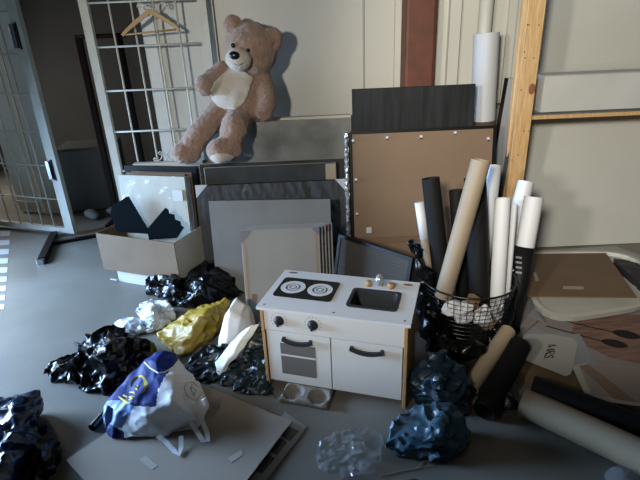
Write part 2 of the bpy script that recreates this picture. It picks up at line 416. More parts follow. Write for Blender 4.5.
# black floor stand
a, b = onz(42, 261, .02), onz(52, 237, .02)
t = thing('floor_stand_base', 'black metal stand foot lying on the floor below the gate', 'stand base', Matrix.Translation((a.x, a.y, 0)))
def bar2(P, Q, w_, h_, m, name, par, z0=0):
    P = Vector((P.x, P.y, z0)); Q = Vector((Q.x, Q.y, z0)); d = Q-P; a_ = math.atan2(d.y, d.x)
    bm = bmesh.new(); box(bm, (0, -w_/2, 0), (d.length, w_/2, h_), Matrix.Translation(P) @ Matrix.Rotation(a_, 4, 'Z'), bevel=.004)
    return link(name, bm, m, par)
O = Vector((a.x, a.y, 0))
bar2(V(0,0,0), onz(55, 236, 0)-O, .06, .05, M_black, 'foot', t)
bar2(onz(46, 246, 0)-O, onz(104, 236, 0)-O, .04, .03, M_black, 'long_bar', t)
link('end_cap', BX((-.028, -.035, .0), (.028, .0, .045), .004), M_metal, t)
# dashes of light on the floor, painted as thin white strips
for i in range(9):
    yy = 231+i*9.2; xx = 5.5-i*.75
    q = [onz(xx-5, yy, .002), onz(xx+5, yy-.6, .002), onz(xx+4.5, yy+4.4, .002), onz(xx-5.5, yy+5, .002)]
    o = link('light_dash', PR(q, V(0, 0, -.0018)), mat('light_dash_white', (.5, .5, .5), .7), None)
    tag(o, ['first painted light dash on the floor, nearest the gate corner', 'second painted light dash counting away from the gate', 'third painted light dash counting away from the gate', 'fourth painted light dash counting away from the gate', 'middle painted light dash of the line of nine', 'sixth painted light dash counting away from the gate', 'third painted light dash from the near end', 'last but one painted light dash, near end', 'last painted light dash at the near end of the line'][i], 'floor tape', 'painted light dashes on the floor')

# ------------------------------------------------------------ leaning flat goods
def lean(name, label, cat, TL, TR, Y, thick, back=.15, YR=None, z0=0.0, group=None, horiz=False, H_=None):
    """root whose local frame is x along the top width, z up the panel, y into the panel's back; front face at y=0, foot at z=0"""
    P = at(*TL, Y)
    if horiz: Q = onz(*TR, P.z)
    else: Q = at(*TR, YR or Y)
    z = (P.z+Q.z)/2; P.z = Q.z = z
    X = (Q-P); W = X.length; X.normalize(); N = Vector((-X.y, X.x, 0))   # N points away from camera
    hv = z-z0; up = (Vector((0, 0, hv))+N*back); Hh = up.length; up.normalize()
    yy = up.cross(X).normalized()
    if yy.dot(N) < 0: yy = -yy
    mw = Matrix((X, yy, up)).transposed().to_4x4(); mw.translation = P - up*Hh
    dz = 0
    return thing(name, label, cat, mw, group), W, Hh
def canvas(label, TL, TR, Y, thick, m, medge, back=.15, name='stretched_canvas', cat='canvas', **k):
    t, W, Hh = lean(name, label, cat, TL, TR, Y, thick, back, **k)
    link('front_face', BX((.004, 0, .006), (W-.004, .003, Hh)), m, t)
    link('stretcher_frame', BX((0, .003, .006), (W, thick, Hh), .002), medge, t)
    return t, W, Hh

# big mottled grey panel the bear sits on + a second one behind
canvas('large mottled grey metallic panel the teddy bear sits on', (199, 124), (351, 119), 3.56, .06, M_mottle, M_offwhite, .03, 'panel', 'panel')
canvas('off-white board stacked right behind the mottled grey panel', (203, 120), (351, 116.5), 3.67, .09, M_offwhite, M_offwhite, .02, 'panel', 'panel')
canvas('grey canvas with beige edge, top just below the mottled panel', (198, 160), (347, 163), 3.42, .035, M_dgrey, M_offwhite, .04)
t, W, Hh = canvas('dark grey canvas with a beige strip at its right end', (203, 164), (336, 167), 3.34, .03, M_dgrey, M_offwhite, .05)
link('side_strip', BX((W-.075, -.004, .01), (W-.005, 0, Hh-.004)), mat('beige_strip', (.36, .29, .18), .7), t)
link('top_label', BX((W-.075, .004, Hh), (W-.03, .02, Hh+.003)), mat('blue_label', (.03, .06, .25), .5), t)
# plastic-wrapped black picture
t, W, Hh = lean('wrapped_picture', 'black picture wrapped in clear film with white cardboard corners', 'picture', (194, 178), (346, 187), 3.2, .03, .06)
link('picture', BX((0, .002, .006), (W, .03, Hh), .003), mat('black_glossy_print', (.008, .008, .008), .25, spec=.3, vary=.6, vscale=4), t)
for s in (0, 1):
    x0, x1 = (0, .085) if s == 0 else (W, W-.075)
    link('corner_protector', PR([(x0, -.004, Hh+.004), (x1, -.004, Hh+.004), (x0, -.004, Hh-.085)], V(0, .005, 0)), M_paper, t)
bm = bmesh.new()
nx, nz = 110, 60
G = [[bm.verts.new((W*i/nx, -.012-.010*(1-2*abs(noise.noise(V(i*.13+j*.05, j*.045, 3))))+.004*noise.noise(V(i*.4, j*.3, 8)), Hh*j/nz)) for i in range(nx+1)] for j in range(nz+1)]
for j in range(nz):
    for i in range(nx): bm.faces.new((G[j][i], G[j][i+1], G[j+1][i+1], G[j+1][i]))
link('film', bm, mat('wrinkled_film', (.6, .6, .6), .25, alpha=.10, spec=1), t, True)
# grey canvas in front
canvas('plain mid-grey canvas leaning in front of the film-wrapped black picture', (207, 195), (331, 205), 3.05, .03, M_grey, M_black, .07, horiz=False, YR=2.98)
# bundle of wrapped white canvases
M_art = mat('wrapped_pale_print', (.31, .30, .28), .22, vary=.08, vscale=5)
cols = [(.16, .14, .18), (.1, .2, .3), (.3, .25, .1), (.2, .08, .18), (.12, .2, .16)]
for i in range(5):
    dx = i*3.2; dy = -i*1.1
    lab = ['pale film-wrapped canvas at the front of the bundle beside the toy kitchen', 'pale wrapped canvas, second from the front of the bundle', 'pale wrapped canvas, middle one of the bundle of five', 'pale wrapped canvas, fourth from the front of the bundle', 'pale wrapped canvas, rearmost of the bundle of five'][i]
    t, W, Hh = lean('wrapped_canvas', lab, 'canvas', (240+dx*1.0, 227+dy), (319.5+dx, 231+dy), 2.68+i*.034, .028, .12, group='wrapped canvases in the bundle')
    link('front_face', BX((.002, 0, .006), (W-.002, .004, Hh)), M_art, t)
    link('stretcher_frame', BX((0, .004, .006), (W, .026, Hh), .002), mat('pink_edge' if i % 2 else 'grey_edge', (.38, .30, .30) if i % 2 else (.40, .40, .37), .4), t)
    c = mat('corner_print_%d' % i, cols[i], .4)
    link('printed_corner', PR([(0.001, -.002, Hh-.001), (.07, -.002, Hh-.001), (.001, -.002, Hh-.075)], V(0, .002, 0)), c, t)
    link('printed_corner', PR([(W-.001, -.002, Hh-.001), (W-.05, -.002, Hh-.001), (W-.001, -.002, Hh-.05)], V(0, .002, 0)), c, t)
    if i == 0:
        link('side_tape', BX((.008, -.002, .01), (.02, 0, Hh-.08)), mat('tan_tape', (.33, .25, .16), .6), t)
        link('side_tape', BX((W-.035, -.002, .01), (W-.025, 0, Hh-.03)), MATS['tan_tape'], t)
        link('printed_motif', BX((.04, -.0015, .14), (.07, 0, .19)), mat('motif_brown', (.17, .11, .07), .5), t)
# black panel
t, W, Hh = lean('wood_panel', 'black wood-grain panel standing behind the brown-backed picture', 'panel', (352, 89), (476, 84), 3.36, .03, .08)
link('board', BX((0, 0, .006), (W, .03, Hh), .003), M_blackwood, t)
# brown backed picture
t, W, Hh = lean('picture_frame', 'large picture turned around, showing brown fibreboard back and black frame', 'picture frame', (350, 130), (497, 126.5), 3.1, .03, .14)
link('backing_board', BX((.012, .004, .012), (W-.014, .02, Hh-.014)), M_fibre, t)
bm = bmesh.new()
box(bm, (0, 0, .006), (.012, .03, Hh)); box(bm, (W-.022, 0, .006), (W, .03, Hh)); box(bm, (.012, 0, Hh-.02), (W-.022, .03, Hh)); box(bm, (.012, 0, .006), (W-.022, .03, .03))
link('frame', bm, M_black, t)
P0 = t.matrix_world.translation; Nn = (t.matrix_world.to_3x3() @ V(0, 1, 0)); Inv = t.matrix_world.inverted()
def loc(x_, y_): return Inv @ onplane(x_, y_, P0, Nn)
for (x_, y_) in ((387, 138), (421, 137), (356, 180), (357, 214), (455, 133), (353, 141), (488, 139)):
    q = loc(x_, y_); r = link('screw_hanger', BX((q.x-.008, -.006, q.z-.014), (q.x+.008, .0035, q.z+.014), .002), M_steel, t); link('screw', LT([(.009, 0), (.009, .004), (0, .005)], 12, Matrix.Translation((q.x, -.006, q.z+.004)) @ Matrix.Rotation(PI/2, 4, 'X')), M_paper, r)
q1, q2 = loc(353, 226), loc(440, 237)
link('lower_slat', BX((.02, -.004, q2.z-.03), (W-.02, .0035, q2.z+.015)), mat('brown_slat', (.14, .08, .042), .7), t)
link('lower_slat', BX((.02, -.004, q2.z-.16), (W-.02, .0035, q2.z-.14)), MATS['brown_slat'], t)
q = loc(369, 230); link('corner_clip', BX((q.x-.018, -.008, q.z-.02), (q.x+.018, -.0045, q.z+.02), .002), mat('pale_clip', (.45, .45, .43), .4), t)
# silver-wrapped edge left of it
t, W, Hh = lean('wrapped_picture', 'silver bubble-wrapped picture edge just left of the brown-backed picture', 'picture', (343.5, 133), (372, 133), 3.2, .03, .10)
link('picture', BX((.02, .004, .006), (W, .03, Hh)), M_black, t)
bm = bmesh.new()
for i in range(60):
    for s in (0, 1): pass
pts = [(.018+.008*noise.noise(V(0, i*.9, 1)), .0+.006*noise.noise(V(4, i*.9, 1)), .01+(Hh-.01)*i/70) for i in range(71)]
tubepath(bm, pts, [.016+.007*noise.noise(V(9, i*1.3, 5)) for i in range(71)], 8)
link('bubble_wrap', bm, mat('silver_wrap', (.45, .45, .42), .2, metal=.6, crumple=.8, cscale=22), t, True)
# black frame turned, in front
t, W, Hh = lean('picture_frame', 'thin black frame with ribbed grey back leaning behind the toy kitchen', 'picture frame', (339, 234), (413, 258), 2.86, .025, .10, horiz=True)
bm = bmesh.new(); f_ = .022
box(bm, (0, -.004, .006), (f_, .02, Hh)); box(bm, (W-f_, -.004, .006), (W, .02, Hh)); box(bm, (f_, -.004, Hh-f_), (W-f_, .02, Hh)); box(bm, (f_, -.004, .006), (W-f_, .02, .03))
link('frame', bm, M_black, t)
link('backing_board', BX((f_, .002, .03), (W-f_, .016, Hh-f_)), mat('ribbed_grey', (.060, .055, .048), .8, spec=.1, col2=(.042, .039, .034), vscale=1, stretch=(.1, .1, 130), det=0), t)

# narrow dark frame leaning by the post, seen nearly edge-on
P = at(514, 78, 3.30); Q = at(490, 215, 3.22)
t = thing('picture_frame', 'dark grey picture frame seen edge-on, leaning against the pine post', 'picture frame', Matrix.Translation((Q.x, Q.y, 0)))
O = Vector((Q.x, Q.y, 0)); dv = (P-Q); k_ = Q.z/dv.z; Bq = Q-dv*k_; Bq.z += .004
bm = bmesh.new(); s_ = Vector((.030, -.012, 0)); b_ = Vector((.04, .34, 0))
for lo_, hi_, off_, mm in ((Bq, P, Vector(), 0),):
    prism(bm, [lo_-O-s_, lo_-O+s_, hi_-O+s_, hi_-O-s_], Vector((.01, .035, 0)))
link('frame_side', bm, mat('charcoal_frame', (.045, .045, .042), .45), t)
bm = bmesh.new(); prism(bm, [Bq-O+s_*1.0+V(.0, .0, 0), Bq-O+s_*1.9, P-O+s_*1.7-V(0, 0, .02), P-O+s_*1.0-V(0, 0, .02)], Vector((.01, .28, 0)))
link('picture_face', bm, M_black, t)
# pine post
t = thing('timber_post', 'upright pine timber post with screw heads holding the wall shelf', 'post', Matrix.Translation((1.365, 3.2, 0)))
link('front_board', BX((-.046, 0, 0), (.062, .04, 2.7), .003), M_pine, t)
link('rear_board', BX((-.060, .041, 0), (.05, .085, 2.7), .003), M_pine, t)
for (x_, y_) in ((523, 25), (529, 25), (539, 25), (521, 52), (525, 58), (534, 58), (521, 90), (524, 131), (518, 155), (512, 160), (530, 131)):
    q = at(x_, y_, 3.2); link('screw_head', LT([(.004, 0), (.004, .0015), (0, .002)], 10, Matrix.Translation((max(-.038, min(.055, q.x-1.365)), 0, q.z)) @ Matrix.Rotation(PI/2, 4, 'X')), M_black, t)
q = at(530.5, 89, 3.2); link('knot', LT([(.022, 0), (.012, .001), (0, .001)], 16, Matrix.Translation((.04, 0, q.z)) @ Matrix.Rotation(PI/2, 4, 'X') @ Matrix.Diagonal((1, 1.6, 1, 1))), mat('knot_brown', (.2, .08, .03), .6), t)
# shelf
zs_ = at(560, 114, 3.25).z
t = thing('wall_shelf', 'wooden wall shelf with grey felt top running right from the pine post', 'shelf', Matrix.Translation((1.43, 3.25, zs_-.03)))
link('board', BX((0, 0, 0), (1.6, .64, .026), .002), M_pine, t); link('felt_top', BX((0.002, .004, .026), (1.6, .64, .034)), mat('grey_felt_top', (.13, .125, .12), .95, vary=.4, vscale=60), t)
link('bracket', BX((1.3, .3, -.3), (1.33, .64, 0)), M_pine, t)
# box on shelf
bz = zs_+.004
t = thing('storage_box', 'long white cardboard box in clear plastic on the wall shelf', 'box', Matrix.Translation((1.53, 3.31, bz+.002)))
hh = at(560, 76, 3.31).z - bz
link('carton', BX((0, 0, 0), (1.4, .2, hh), .003), mat('white_carton', (.50, .49, .44), .6, vary=.1, vscale=3), t)
link('lid_flap', BX((0, .0, hh+.001), (1.4, .22, hh+.006)), mat('carton_grey', (.30, .30, .28), .6), t)
bm = bmesh.new()
G = [[bm.verts.new((1.44*i/50-.045, -.012+.24*(j/10 if 1 else 0)*0+[0, 0, 0, 0, 0, .01, .05, .11, .17, .22, .25][j]+.006*noise.noise(V(i*.4, j, 0)), [0.002, .05, .1, .14, .18, hh+.02, hh+.035, hh+.045, hh+.05, hh+.05, hh+.05][j]+.005*noise.noise(V(i*.3, j, 9)))) for i in range(51)] for j in range(11)]
for j in range(10):
    for i in range(50): bm.faces.new((G[j][i], G[j][i+1], G[j+1][i+1], G[j+1][i]))
link('plastic_cover', bm, M_filmflat, t, True)

# ------------------------------------------------------------ rolls and tubes
def roll(label, p, q, r, m, name='paper_roll', marks=(), mname='clear_tape', cat='paper roll', core=None, wall=.004, group=None, sleeve=None, tag_=None, mouth=.12, cap=False):
    """hollow rolled sheet from p (lower end) to q (upper end)"""
    p, q = Vector(p), Vector(q); d = q-p; L_ = d.length
    mw = zmat(p, d); t = thing(name, label, cat, mw, group)
    bm = bmesh.new(); seg = 28
    dp = min(mouth, L_*.3)
    prof = [(r-wall, dp*0+0), (r, 0), (r, L_), (r-wall, L_), (r-wall, L_-dp), (.0001, L_-dp)]
    prof = [(.0001, dp), (r-wall, dp), (r-wall, 0), (r, 0), (r, L_), (r-wall, L_), (r-wall, L_-dp), (.0001, L_-dp)]
    lathe(bm, prof, seg); bmesh.ops.remove_doubles(bm, verts=bm.verts, dist=.0005)
    link('tube', bm, m, t, True)
    mod = t.children[0].modifiers.new('e', 'EDGE_SPLIT'); mod.split_angle = .8
    if core:
        bm = bmesh.new(); lathe(bm, [(r*.5, L_-dp*.9), (r*.55, L_-dp*.9), (r*.55, L_-.01), (r*.5, L_-.01)], 20); link('core', bm, core, t, True)
    if sleeve:
        a_, b_, sm = sleeve; bm = bmesh.new(); lathe(bm, [(r+.0012, a_*L_), (r+.0015, a_*L_), (r+.0015, b_*L_), (r+.0012, b_*L_)], seg); link('sleeve', bm, sm, t, True)
    if marks:
        me = t.children[0].data; tr = BVHTree.FromPolygons([mw @ v.co for v in me.vertices], [tuple(f.vertices) for f in me.polygons]); inv = mw.inverted()
        for q_ in marks:
            hs = []
            for x_, y_ in q_:
                d_ = ray(x_, y_).normalized(); h = tr.ray_cast(CAM, d_)[0]
                if h is not None: hs.append(inv @ (h-d_*.004))
            if len(hs) > 2: link(mname, PR(hs, (inv.to_3x3() @ FW)*.0008), mat('dim_print_grey', (.14, .14, .14), .5) if mname != 'clear_tape' else mat('milky_tape', (.55, .52, .46), .4), t)
    return t
def R2(x1, y1, Y1, x2, y2, Y2, **k): pass
BCX, BCY = .80, 2.33
def roll_px(label, x1, y1, Y1, x2, y2, Y2, r, m, zend=.03, **k):
    """top end centre at pixel 1/depth Y1, second point pixel 2/depth Y2; extended down to height zend"""
    a = at(x1, y1, Y1); b = at(x2, y2, Y2); d = b-a
    t_ = (zend-a.z)/d.z; b = a+d*t_
    return roll(label, b, a, r, m, **k)
pr = 480
M_blacklabel = mat('black_label', (.006, .006, .006), .5, spec=.2)
gk = 'rolls standing in the wire basket'
roll_px('matte black roll standing leftmost among the dark ones in the basket', 430.5, 178, 2.46, 443, 290, 2.36, .047, M_blackpaper, group=gk)
roll_px('thin white and kraft roll at the far left of the basket, behind the black roll', 419, 202, 2.52, 428, 262, 2.46, .024, M_kraft, group=gk, sleeve=(.72, 1, M_paper))
roll_px('long kraft brown roll leaning tallest in the wire basket', 481, 160, 2.24, 444, 294, 2.20, .046, M_kraft, zend=.34, group=gk, marks=[[(436, 275), (446, 278), (443.5, 285), (434, 282)]])
roll_px('black wrapped roll with small white lettering just behind the kraft roll', 456, 190, 2.48, 462, 280, 2.40, .038, M_blackpaper, group=gk)
roll_px('wide black roll right of the kraft roll, its foot behind the basket rim', 475, 178, 2.40, 479, 292, 2.30, .056, M_blackpaper, group=gk)
roll_px('white roll with its top just right of the kraft roll', 494, 165, 2.56, 486, 235, 2.50, .040, M_paper, group=gk)
roll_px('wide white roll in front, between the black roll and the thin white roll', 503, 198, 2.40, 497, 300, 2.28, .040, M_paper, group=gk)
roll_px('thin white roll standing just left of the black-labelled white roll', 514, 204, 2.44, 506, 300, 2.31, .019, M_paper, group=gk)
t = roll_px('white roll with black lower label at the right side of the basket', 534, 197, 2.50, 518, 285, 2.38, .050, M_paper, group=gk, sleeve=(0, .64, M_blacklabel), marks=[[(516+.0*i, 256+5*i), (522, 257+5*i), (521.5, 259+5*i), (515.5, 258+5*i)] for i in range(4)], mname='printed_line')
roll_px('short white roll with a brown core showing, rearmost at right', 526, 182, 2.66, 512, 235, 2.56, .045, M_paper, group=gk, core=M_card)
# clear tape on the kraft roll
# big white roll behind
a = at(486.5, 33, 3.62); b = at(489, 120, 3.62)
roll('tall white paper roll with brown base standing against the wall', (b.x+.0, 3.62, .004), (a.x, 3.62, a.z), .088, M_paper, sleeve=(0, b.z/a.z, mat('brown_base_wrap', (.09, .055, .035), .7)), mouth=.05)
# floor rolls
def roll_floor(label, x1, y1, z1, x2, y2, z2, r, m, **k): return roll(label, onz(x1, y1, z1), onz(x2, y2, z2), r, m, **k)
roll_floor('matte black roll lying slanted in front of the wire basket', 484, 412, .05, 520, 345, .16, .052, M_blackpaper)
roll_floor('kraft roll propped just behind the slanted black roll', 470, 388, .06, 508, 331, .16, .040, mat('dim_kraft', (.34, .26, .17), .7))
roll_floor('long kraft brown tube lying on the floor at the lower right', 524, 402, .066, 700, 484, .066, .066, mat('floor_tube_kraft', (.26, .19, .115), .65), mouth=.2)
roll_floor('matte black tube lying behind the long kraft tube on the floor', 532, 386, .12, 700, 448, .05, .05, M_blackpaper)

# ------------------------------------------------------------ wire basket
t = thing('wire_basket', 'round black wire mesh basket holding the upright rolls', 'basket', Matrix.Translation((BCX, BCY, 0)))
M_wire = mat('black_wire', (.006, .006, .006), .35)
r0, r1, hz = .18, .25, .385
def rr(z): return r0+(r1-r0)*z/hz
link('rim', TP([(r1*math.cos(2*PI*i/48), r1*math.sin(2*PI*i/48), hz) for i in range(48)], .0055, 8, closed=True), M_wire, t, True)
bm = bmesh.new()
for k in range(1, 14):
    z = hz*k/14; tubepath(bm, [(rr(z)*math.cos(2*PI*i/40), rr(z)*math.sin(2*PI*i/40), z) for i in range(40)], .0017, 5, closed=True)
for i in range(44):
    a_ = 2*PI*i/44; tubepath(bm, [(r0*math.cos(a_), r0*math.sin(a_), .004), (r1*math.cos(a_), r1*math.sin(a_), hz)], .0017, 5)
link('mesh_side', bm, M_wire, t)
link('base', LT([(.001, .001), (r0, .001), (r0, .006), (.001, .006)], 32), M_wire, t)
bm = bmesh.new()
for k in range(3):
    a_ = -2.2+k*.0
# crumpled papers seen through the mesh
for i, (x_, y_, z_, m_, s) in enumerate(((464, 313, .24, M_paper, .05), (483, 316, .2, M_paper, .05), (498, 308, .27, M_paper, .035), (473, 302, .33, M_card, .035), (452, 308, .31, M_paper, .04), (488, 322, .34, M_card, .035))):
    p = at(x_, y_, 2.16+.01*(i % 2)); o = blob_mesh([(p, (s*1.1, s*.6, s*1.2))], .007, 1); crumple(o, .02, 16, .006, 40, i+30)
    o.name = 'crumpled_paper'; o.data.materials.append(m_)
    labs = ['white crumpled paper seen lowest left through the basket mesh', 'white crumpled paper in the middle of the basket mesh', 'white crumpled paper at the right inside the basket mesh', 'brown crumpled paper just under the basket rim in the middle', 'white crumpled paper at the left just under the basket rim', 'brown crumpled paper under the basket rim at the right']
    tag(o, labs[i], 'crumpled paper', 'papers in the wire basket')
# black liner bag draped over the basket's left and right
def draped(name, label, cat, pts, m, seed, **k):
    """pts: (px,py,Y, radius) chain"""
    hu = []
    for a, b in zip(pts, pts[1:]):
        pa, pb = at(*a[:3]), at(*b[:3]); h_ = []
        for i in range(14):
            d_ = Vector((math.sin(i*2.4), math.cos(i*2.4), math.sin(i*1.1))).normalized(); h_ += [pa+d_*a[3], pb+d_*b[3]]
        hu.append(h_)
    o = hullobj(hu, .008, 3); crumple(o, k.get('a1', .016), k.get('s1', 9), k.get('a2', .006), k.get('s2', 20), seed)
    o.name = name; o.data.materials.append(m)
    for p in o.data.polygons: p.use_smooth = True
    return tag(o, label, cat)
draped('bin_bag', 'black plastic bag hanging over the left side of the wire basket', 'bag', [(412, 244, 2.42, .02), (424, 272, 2.36, .05), (428, 305, 2.27, .075), (436, 338, 2.18, .09), (448, 362, 2.08, .07)], M_plasticblack, 3, a1=.03, a2=.012)
draped('bin_bag', 'black plastic bag bulging over the right side of the wire basket', 'bag', [(518, 252, 2.46, .02), (512, 278, 2.38, .04), (509, 305, 2.30, .04), (498, 335, 2.20, .05)], M_plasticblack, 4)
draped('bin_bag', 'black plastic bag crumpled below the front of the basket mesh', 'bag', [(440, 345, 2.08, .055), (462, 352, 2.03, .06), (478, 345, 2.0, .045)], M_plasticblack, 5)

# ------------------------------------------------------------ teddy bear
def bp(x_, y_, Y): return at(x_, y_, Y)
u = .0081   # metres per pixel there
seat = at(276, 121, 3.56).z
T = thing('teddy_bear', 'large rose-brown plush teddy bear sitting on top of the leaning panels', 'teddy bear', Matrix.Translation(bp(240, 121, 3.62)))
O = T.matrix_world.translation.copy()
Rt = Matrix.Rotation(math.radians(10), 4, 'Y')
Hd = bp(251, 50, 3.58)
body = [(Hd, (.185, .165, .182), Rt),
        (bp(243, 85, 3.62), (.165, .14, .16), Rt), (bp(239, 103, 3.62), (.215, .165, .155), Rt),
        (bp(233, 25.5, 3.56), (.068, .038, .070), Rt), (bp(272, 40, 3.54), (.072, .040, .082), Matrix.Rotation(math.radians(28), 4, 'Y')),
        ('cap', bp(221, 71, 3.60), bp(207, 84, 3.50), .068, .072), ('cap', bp(207, 84, 3.50), bp(204, 86, 3.46), .072, .07),
        ('cap', bp(262, 78, 3.60), bp(267, 98, 3.54), .070, .074), ('cap', bp(267, 98, 3.54), bp(265, 112, 3.50), .074, .068),
        ('cap', bp(218, 113, 3.55), bp(199, 134, 3.42), .092, .085), ('cap', bp(199, 134, 3.42), bp(189, 150, 3.38), .085, .088),
        ('cap', bp(189, 152, 3.38), bp(182, 153, 3.34), .088, .075),
        ('cap', bp(240, 118, 3.52), bp(234, 128, 3.36), .10, .097), ('cap', bp(234, 128, 3.36), bp(229, 147, 3.34), .097, .085),
        ('cap', bp(230, 148, 3.32), bp(219, 151, 3.26), .092, .088), ]
o = blob_mesh(body, .0095, 6); o.name = 'body'
me = o.data
for v in me.vertices:
    n = v.normal.copy(); v.co += n*(.005*noise.noise(v.co*60)+.004*noise.noise(v.co*130)+.006*noise.noise(v.co*18))
for v in me.vertices:      # the seat rests on the panel tops
    if v.co.y > 3.545 and v.co.z < seat+.02: v.co.z = seat+.02+.02*(v.co.z-seat-.02)
me.materials.append(M_fur); o.data.transform(Matrix.Translation(-O)); o.parent = T
for p in me.polygons: p.use_smooth = True
bvh = BVHTree.FromPolygons([v.co.copy() for v in me.vertices], [tuple(p.vertices) for p in me.polygons])
def part_blob(name, blobs, m, fuzz=.004, vox=.008, sm=3):
    q = blob_mesh(blobs, vox, sm); q.name = name
    for v in q.data.vertices: v.co += v.normal*(fuzz*noise.noise(v.co*60)+fuzz*.7*noise.noise(v.co*130))
    q.data.transform(Matrix.Translation(-O)); q.data.materials.append(m); q.parent = T
    for p in q.data.polygons: p.use_smooth = True
    return q
# belly: lifted patch cut to a rounded shape that hugs the body
def surf_patch(name, outline, m, lift=.006, n=26, parent=T, tree=None, org=None, thick=.012):
    """dense patch inside a pixel outline, dropped on a surface"""
    tree = tree or bvh; org = O if org is None else org
    xs = [p[0] for p in outline]; ys = [p[1] for p in outline]
    def inside(x, y):
        c = False; j = len(outline)-1
        for i in range(len(outline)):
            xi, yi = outline[i]; xj, yj = outline[j]
            if (yi > y) != (yj > y) and x < (xj-xi)*(y-yi)/(yj-yi)+xi: c = not c
            j = i
        return c
    bm = bmesh.new(); G = {}
    for j in range(n+1):
        for i in range(n+1):
            x_ = min(xs)+(max(xs)-min(xs))*i/n; y_ = min(ys)+(max(ys)-min(ys))*j/n
            d = ray(x_, y_).normalized(); h, nn, _, _ = tree.ray_cast(CAM-org, d)
            if h is not None: G[i, j] = (h-d*lift, inside(x_, y_))
    vs = {}
    for j in range(n):
        for i in range(n):
            ks = ((i, j), (i+1, j), (i+1, j+1), (i, j+1))
            if all(k in G for k in ks) and sum(G[k][1] for k in ks) >= 2:
                for k in ks:
                    if k not in vs: vs[k] = bm.verts.new(G[k][0])
                bm.faces.new([vs[k] for k in ks])
    for _ in range(4): bmesh.ops.smooth_vert(bm, verts=bm.verts, factor=.5, use_axis_x=True, use_axis_y=True, use_axis_z=True)
    q = link(name, bm, m, parent, True)
    if thick:
        s = q.modifiers.new('s', 'SOLIDIFY'); s.thickness = thick; s.offset = 0
    return q
surf_patch('belly_patch', [(224, 72), (233, 66), (246, 71), (254, 77), (250, 88), (246, 101), (240, 108), (228, 110), (218, 107), (211, 99), (210, 90), (215, 80)], M_cream, .006)
mz = bp(238.5, 59.5, 3.41)
part_blob('muzzle', [(mz, (.088, .085, .074), Rt)], M_cream, .003)
part_blob('nose', [(bp(234.5, 55.5, 3.335), (.036, .022, .027), Rt)], M_nose, 0, .004)
for x_, y_, Y_ in ((233, 45.5, 3.437), (248, 50.5, 3.415)):
    r = part_blob('eye', [(bp(x_, y_, Y_), (.017, .012, .017))], M_eye, 0, .003)
    bm = bmesh.new(); q = bp(x_, y_, Y_)-O; tubepath(bm, [q+V(.0165*math.cos(a), .003, .0165*math.sin(a)) for a in [i*PI/12 for i in range(24)]], .003, 6, closed=True)
    link('eye_rim', bm, M_eyew, r, True)
sm = [(233, 60.5), (234.5, 64), (238, 65.5), (242, 64), (244, 61)]
bm = bmesh.new(); tubepath(bm, [bp(x_, y_, 3.322+abs(x_-238)*.003)-O for x_, y_ in sm], .0016, 6); link('mouth', bm, mat('brown_thread', (.12, .07, .05), .8), T, True)
surf_patch('inner_ear', [(230, 20), (235, 20), (238, 25), (235, 29), (230, 28)], mat('inner_ear_plush', (.32, .18, .13), .95, sheen=.4), .003, 8)
surf_patch('inner_ear', [(268, 36), (272, 36), (275, 41), (272, 46), (268, 44)], MATS['inner_ear_plush'], .003, 8)
surf_patch('foot_sole', [(208, 156), (216, 153.5), (228, 153), (236, 156), (230, 161), (218, 163), (210, 161)], M_cream, .005, 14)

# ------------------------------------------------------------ cardboard box with frames
bx0, bx1 = onz(104, 269, .1), onz(180, 281, .1); bx0.z = bx1.z = 0
d = (bx1-bx0); ang = math.atan2(d.y, d.x); bw = d.length; bd = .42
zt_, zb_ = at(101, 235, 3.2).z, at(101, 268, 3.2).z
T2 = thing('cardboard_box', 'open brown cardboard box holding framed pictures by the doorway', 'box', Matrix.Translation((bx0.x, bx0.y, .1)) @ Matrix.Rotation(ang, 4, 'Z'))
h_ = zt_-.1
link('front_wall', BX((0, 0, 0), (bw, .006, h_)), M_card, T2); link('back_wall', BX((0, bd, 0), (bw, bd+.006, h_)), M_card, T2)
link('side_wall', BX((0, .006, 0), (.006, bd, h_)), M_card, T2); link('side_wall', BX((bw-.006, .006, 0), (bw, bd, h_)), mat('white_card', (.5, .48, .42), .6), T2, label='white-faced side wall')
link('bottom', BX((.006, .006, 0), (bw-.006, bd, .006)), M_card, T2)
bm = bmesh.new(); box(bm, (0, 0, 0), (.006, .16, .22), Matrix.Translation((bw+.001, .1, h_-.20)) @ Matrix.Rotation(.5, 4, 'Y'))
T3 = thing('box_base', 'low white carton under the brown cardboard box', 'box', Matrix.Translation((bx0.x, bx0.y, 0)) @ Matrix.Rotation(ang, 4, 'Z'))
link('carton', BX((.10, .02, 0), (bw-.02, bd-.02, .098), .003), mat('dull_white_card', (.48, .46, .42), .6), T3)
link('flap', BX((.04, -.004, .02), (.10, .006, .026)), MATS['dull_white_card'], T3)
def in_box(label, name, TL, TR, Y, back, z0=.11, cat='picture frame', **k): return lean(name, label, cat, TL, TR, Y, .02, back, z0=z0, **k)
t, W, Hh = in_box('large black picture frame at the back of the cardboard box', 'picture_frame', (123.5, 164.5), (196, 168), 3.50, .05, YR=3.36)
bm = bmesh.new(); f_ = .04
box(bm, (0, 0, 0), (f_, .022, Hh)); box(bm, (W-f_, 0, 0), (W, .022, Hh)); box(bm, (f_, 0, Hh-f_), (W-f_, .022, Hh)); box(bm, (f_, 0, 0), (W-f_, .022, .04))
link('frame', bm, M_black, t); link('backing_board', BX((f_, .006, .04), (W-f_, .016, Hh-f_)), M_card, t)
t, W, Hh = in_box('brown backing board between the black frame and the cream canvas', 'backing_panel', (126, 172), (184.5, 174), 3.44, .04, YR=3.32, cat='board')
link('board', BX((0, 0, 0), (W, .005, Hh)), M_card, t)
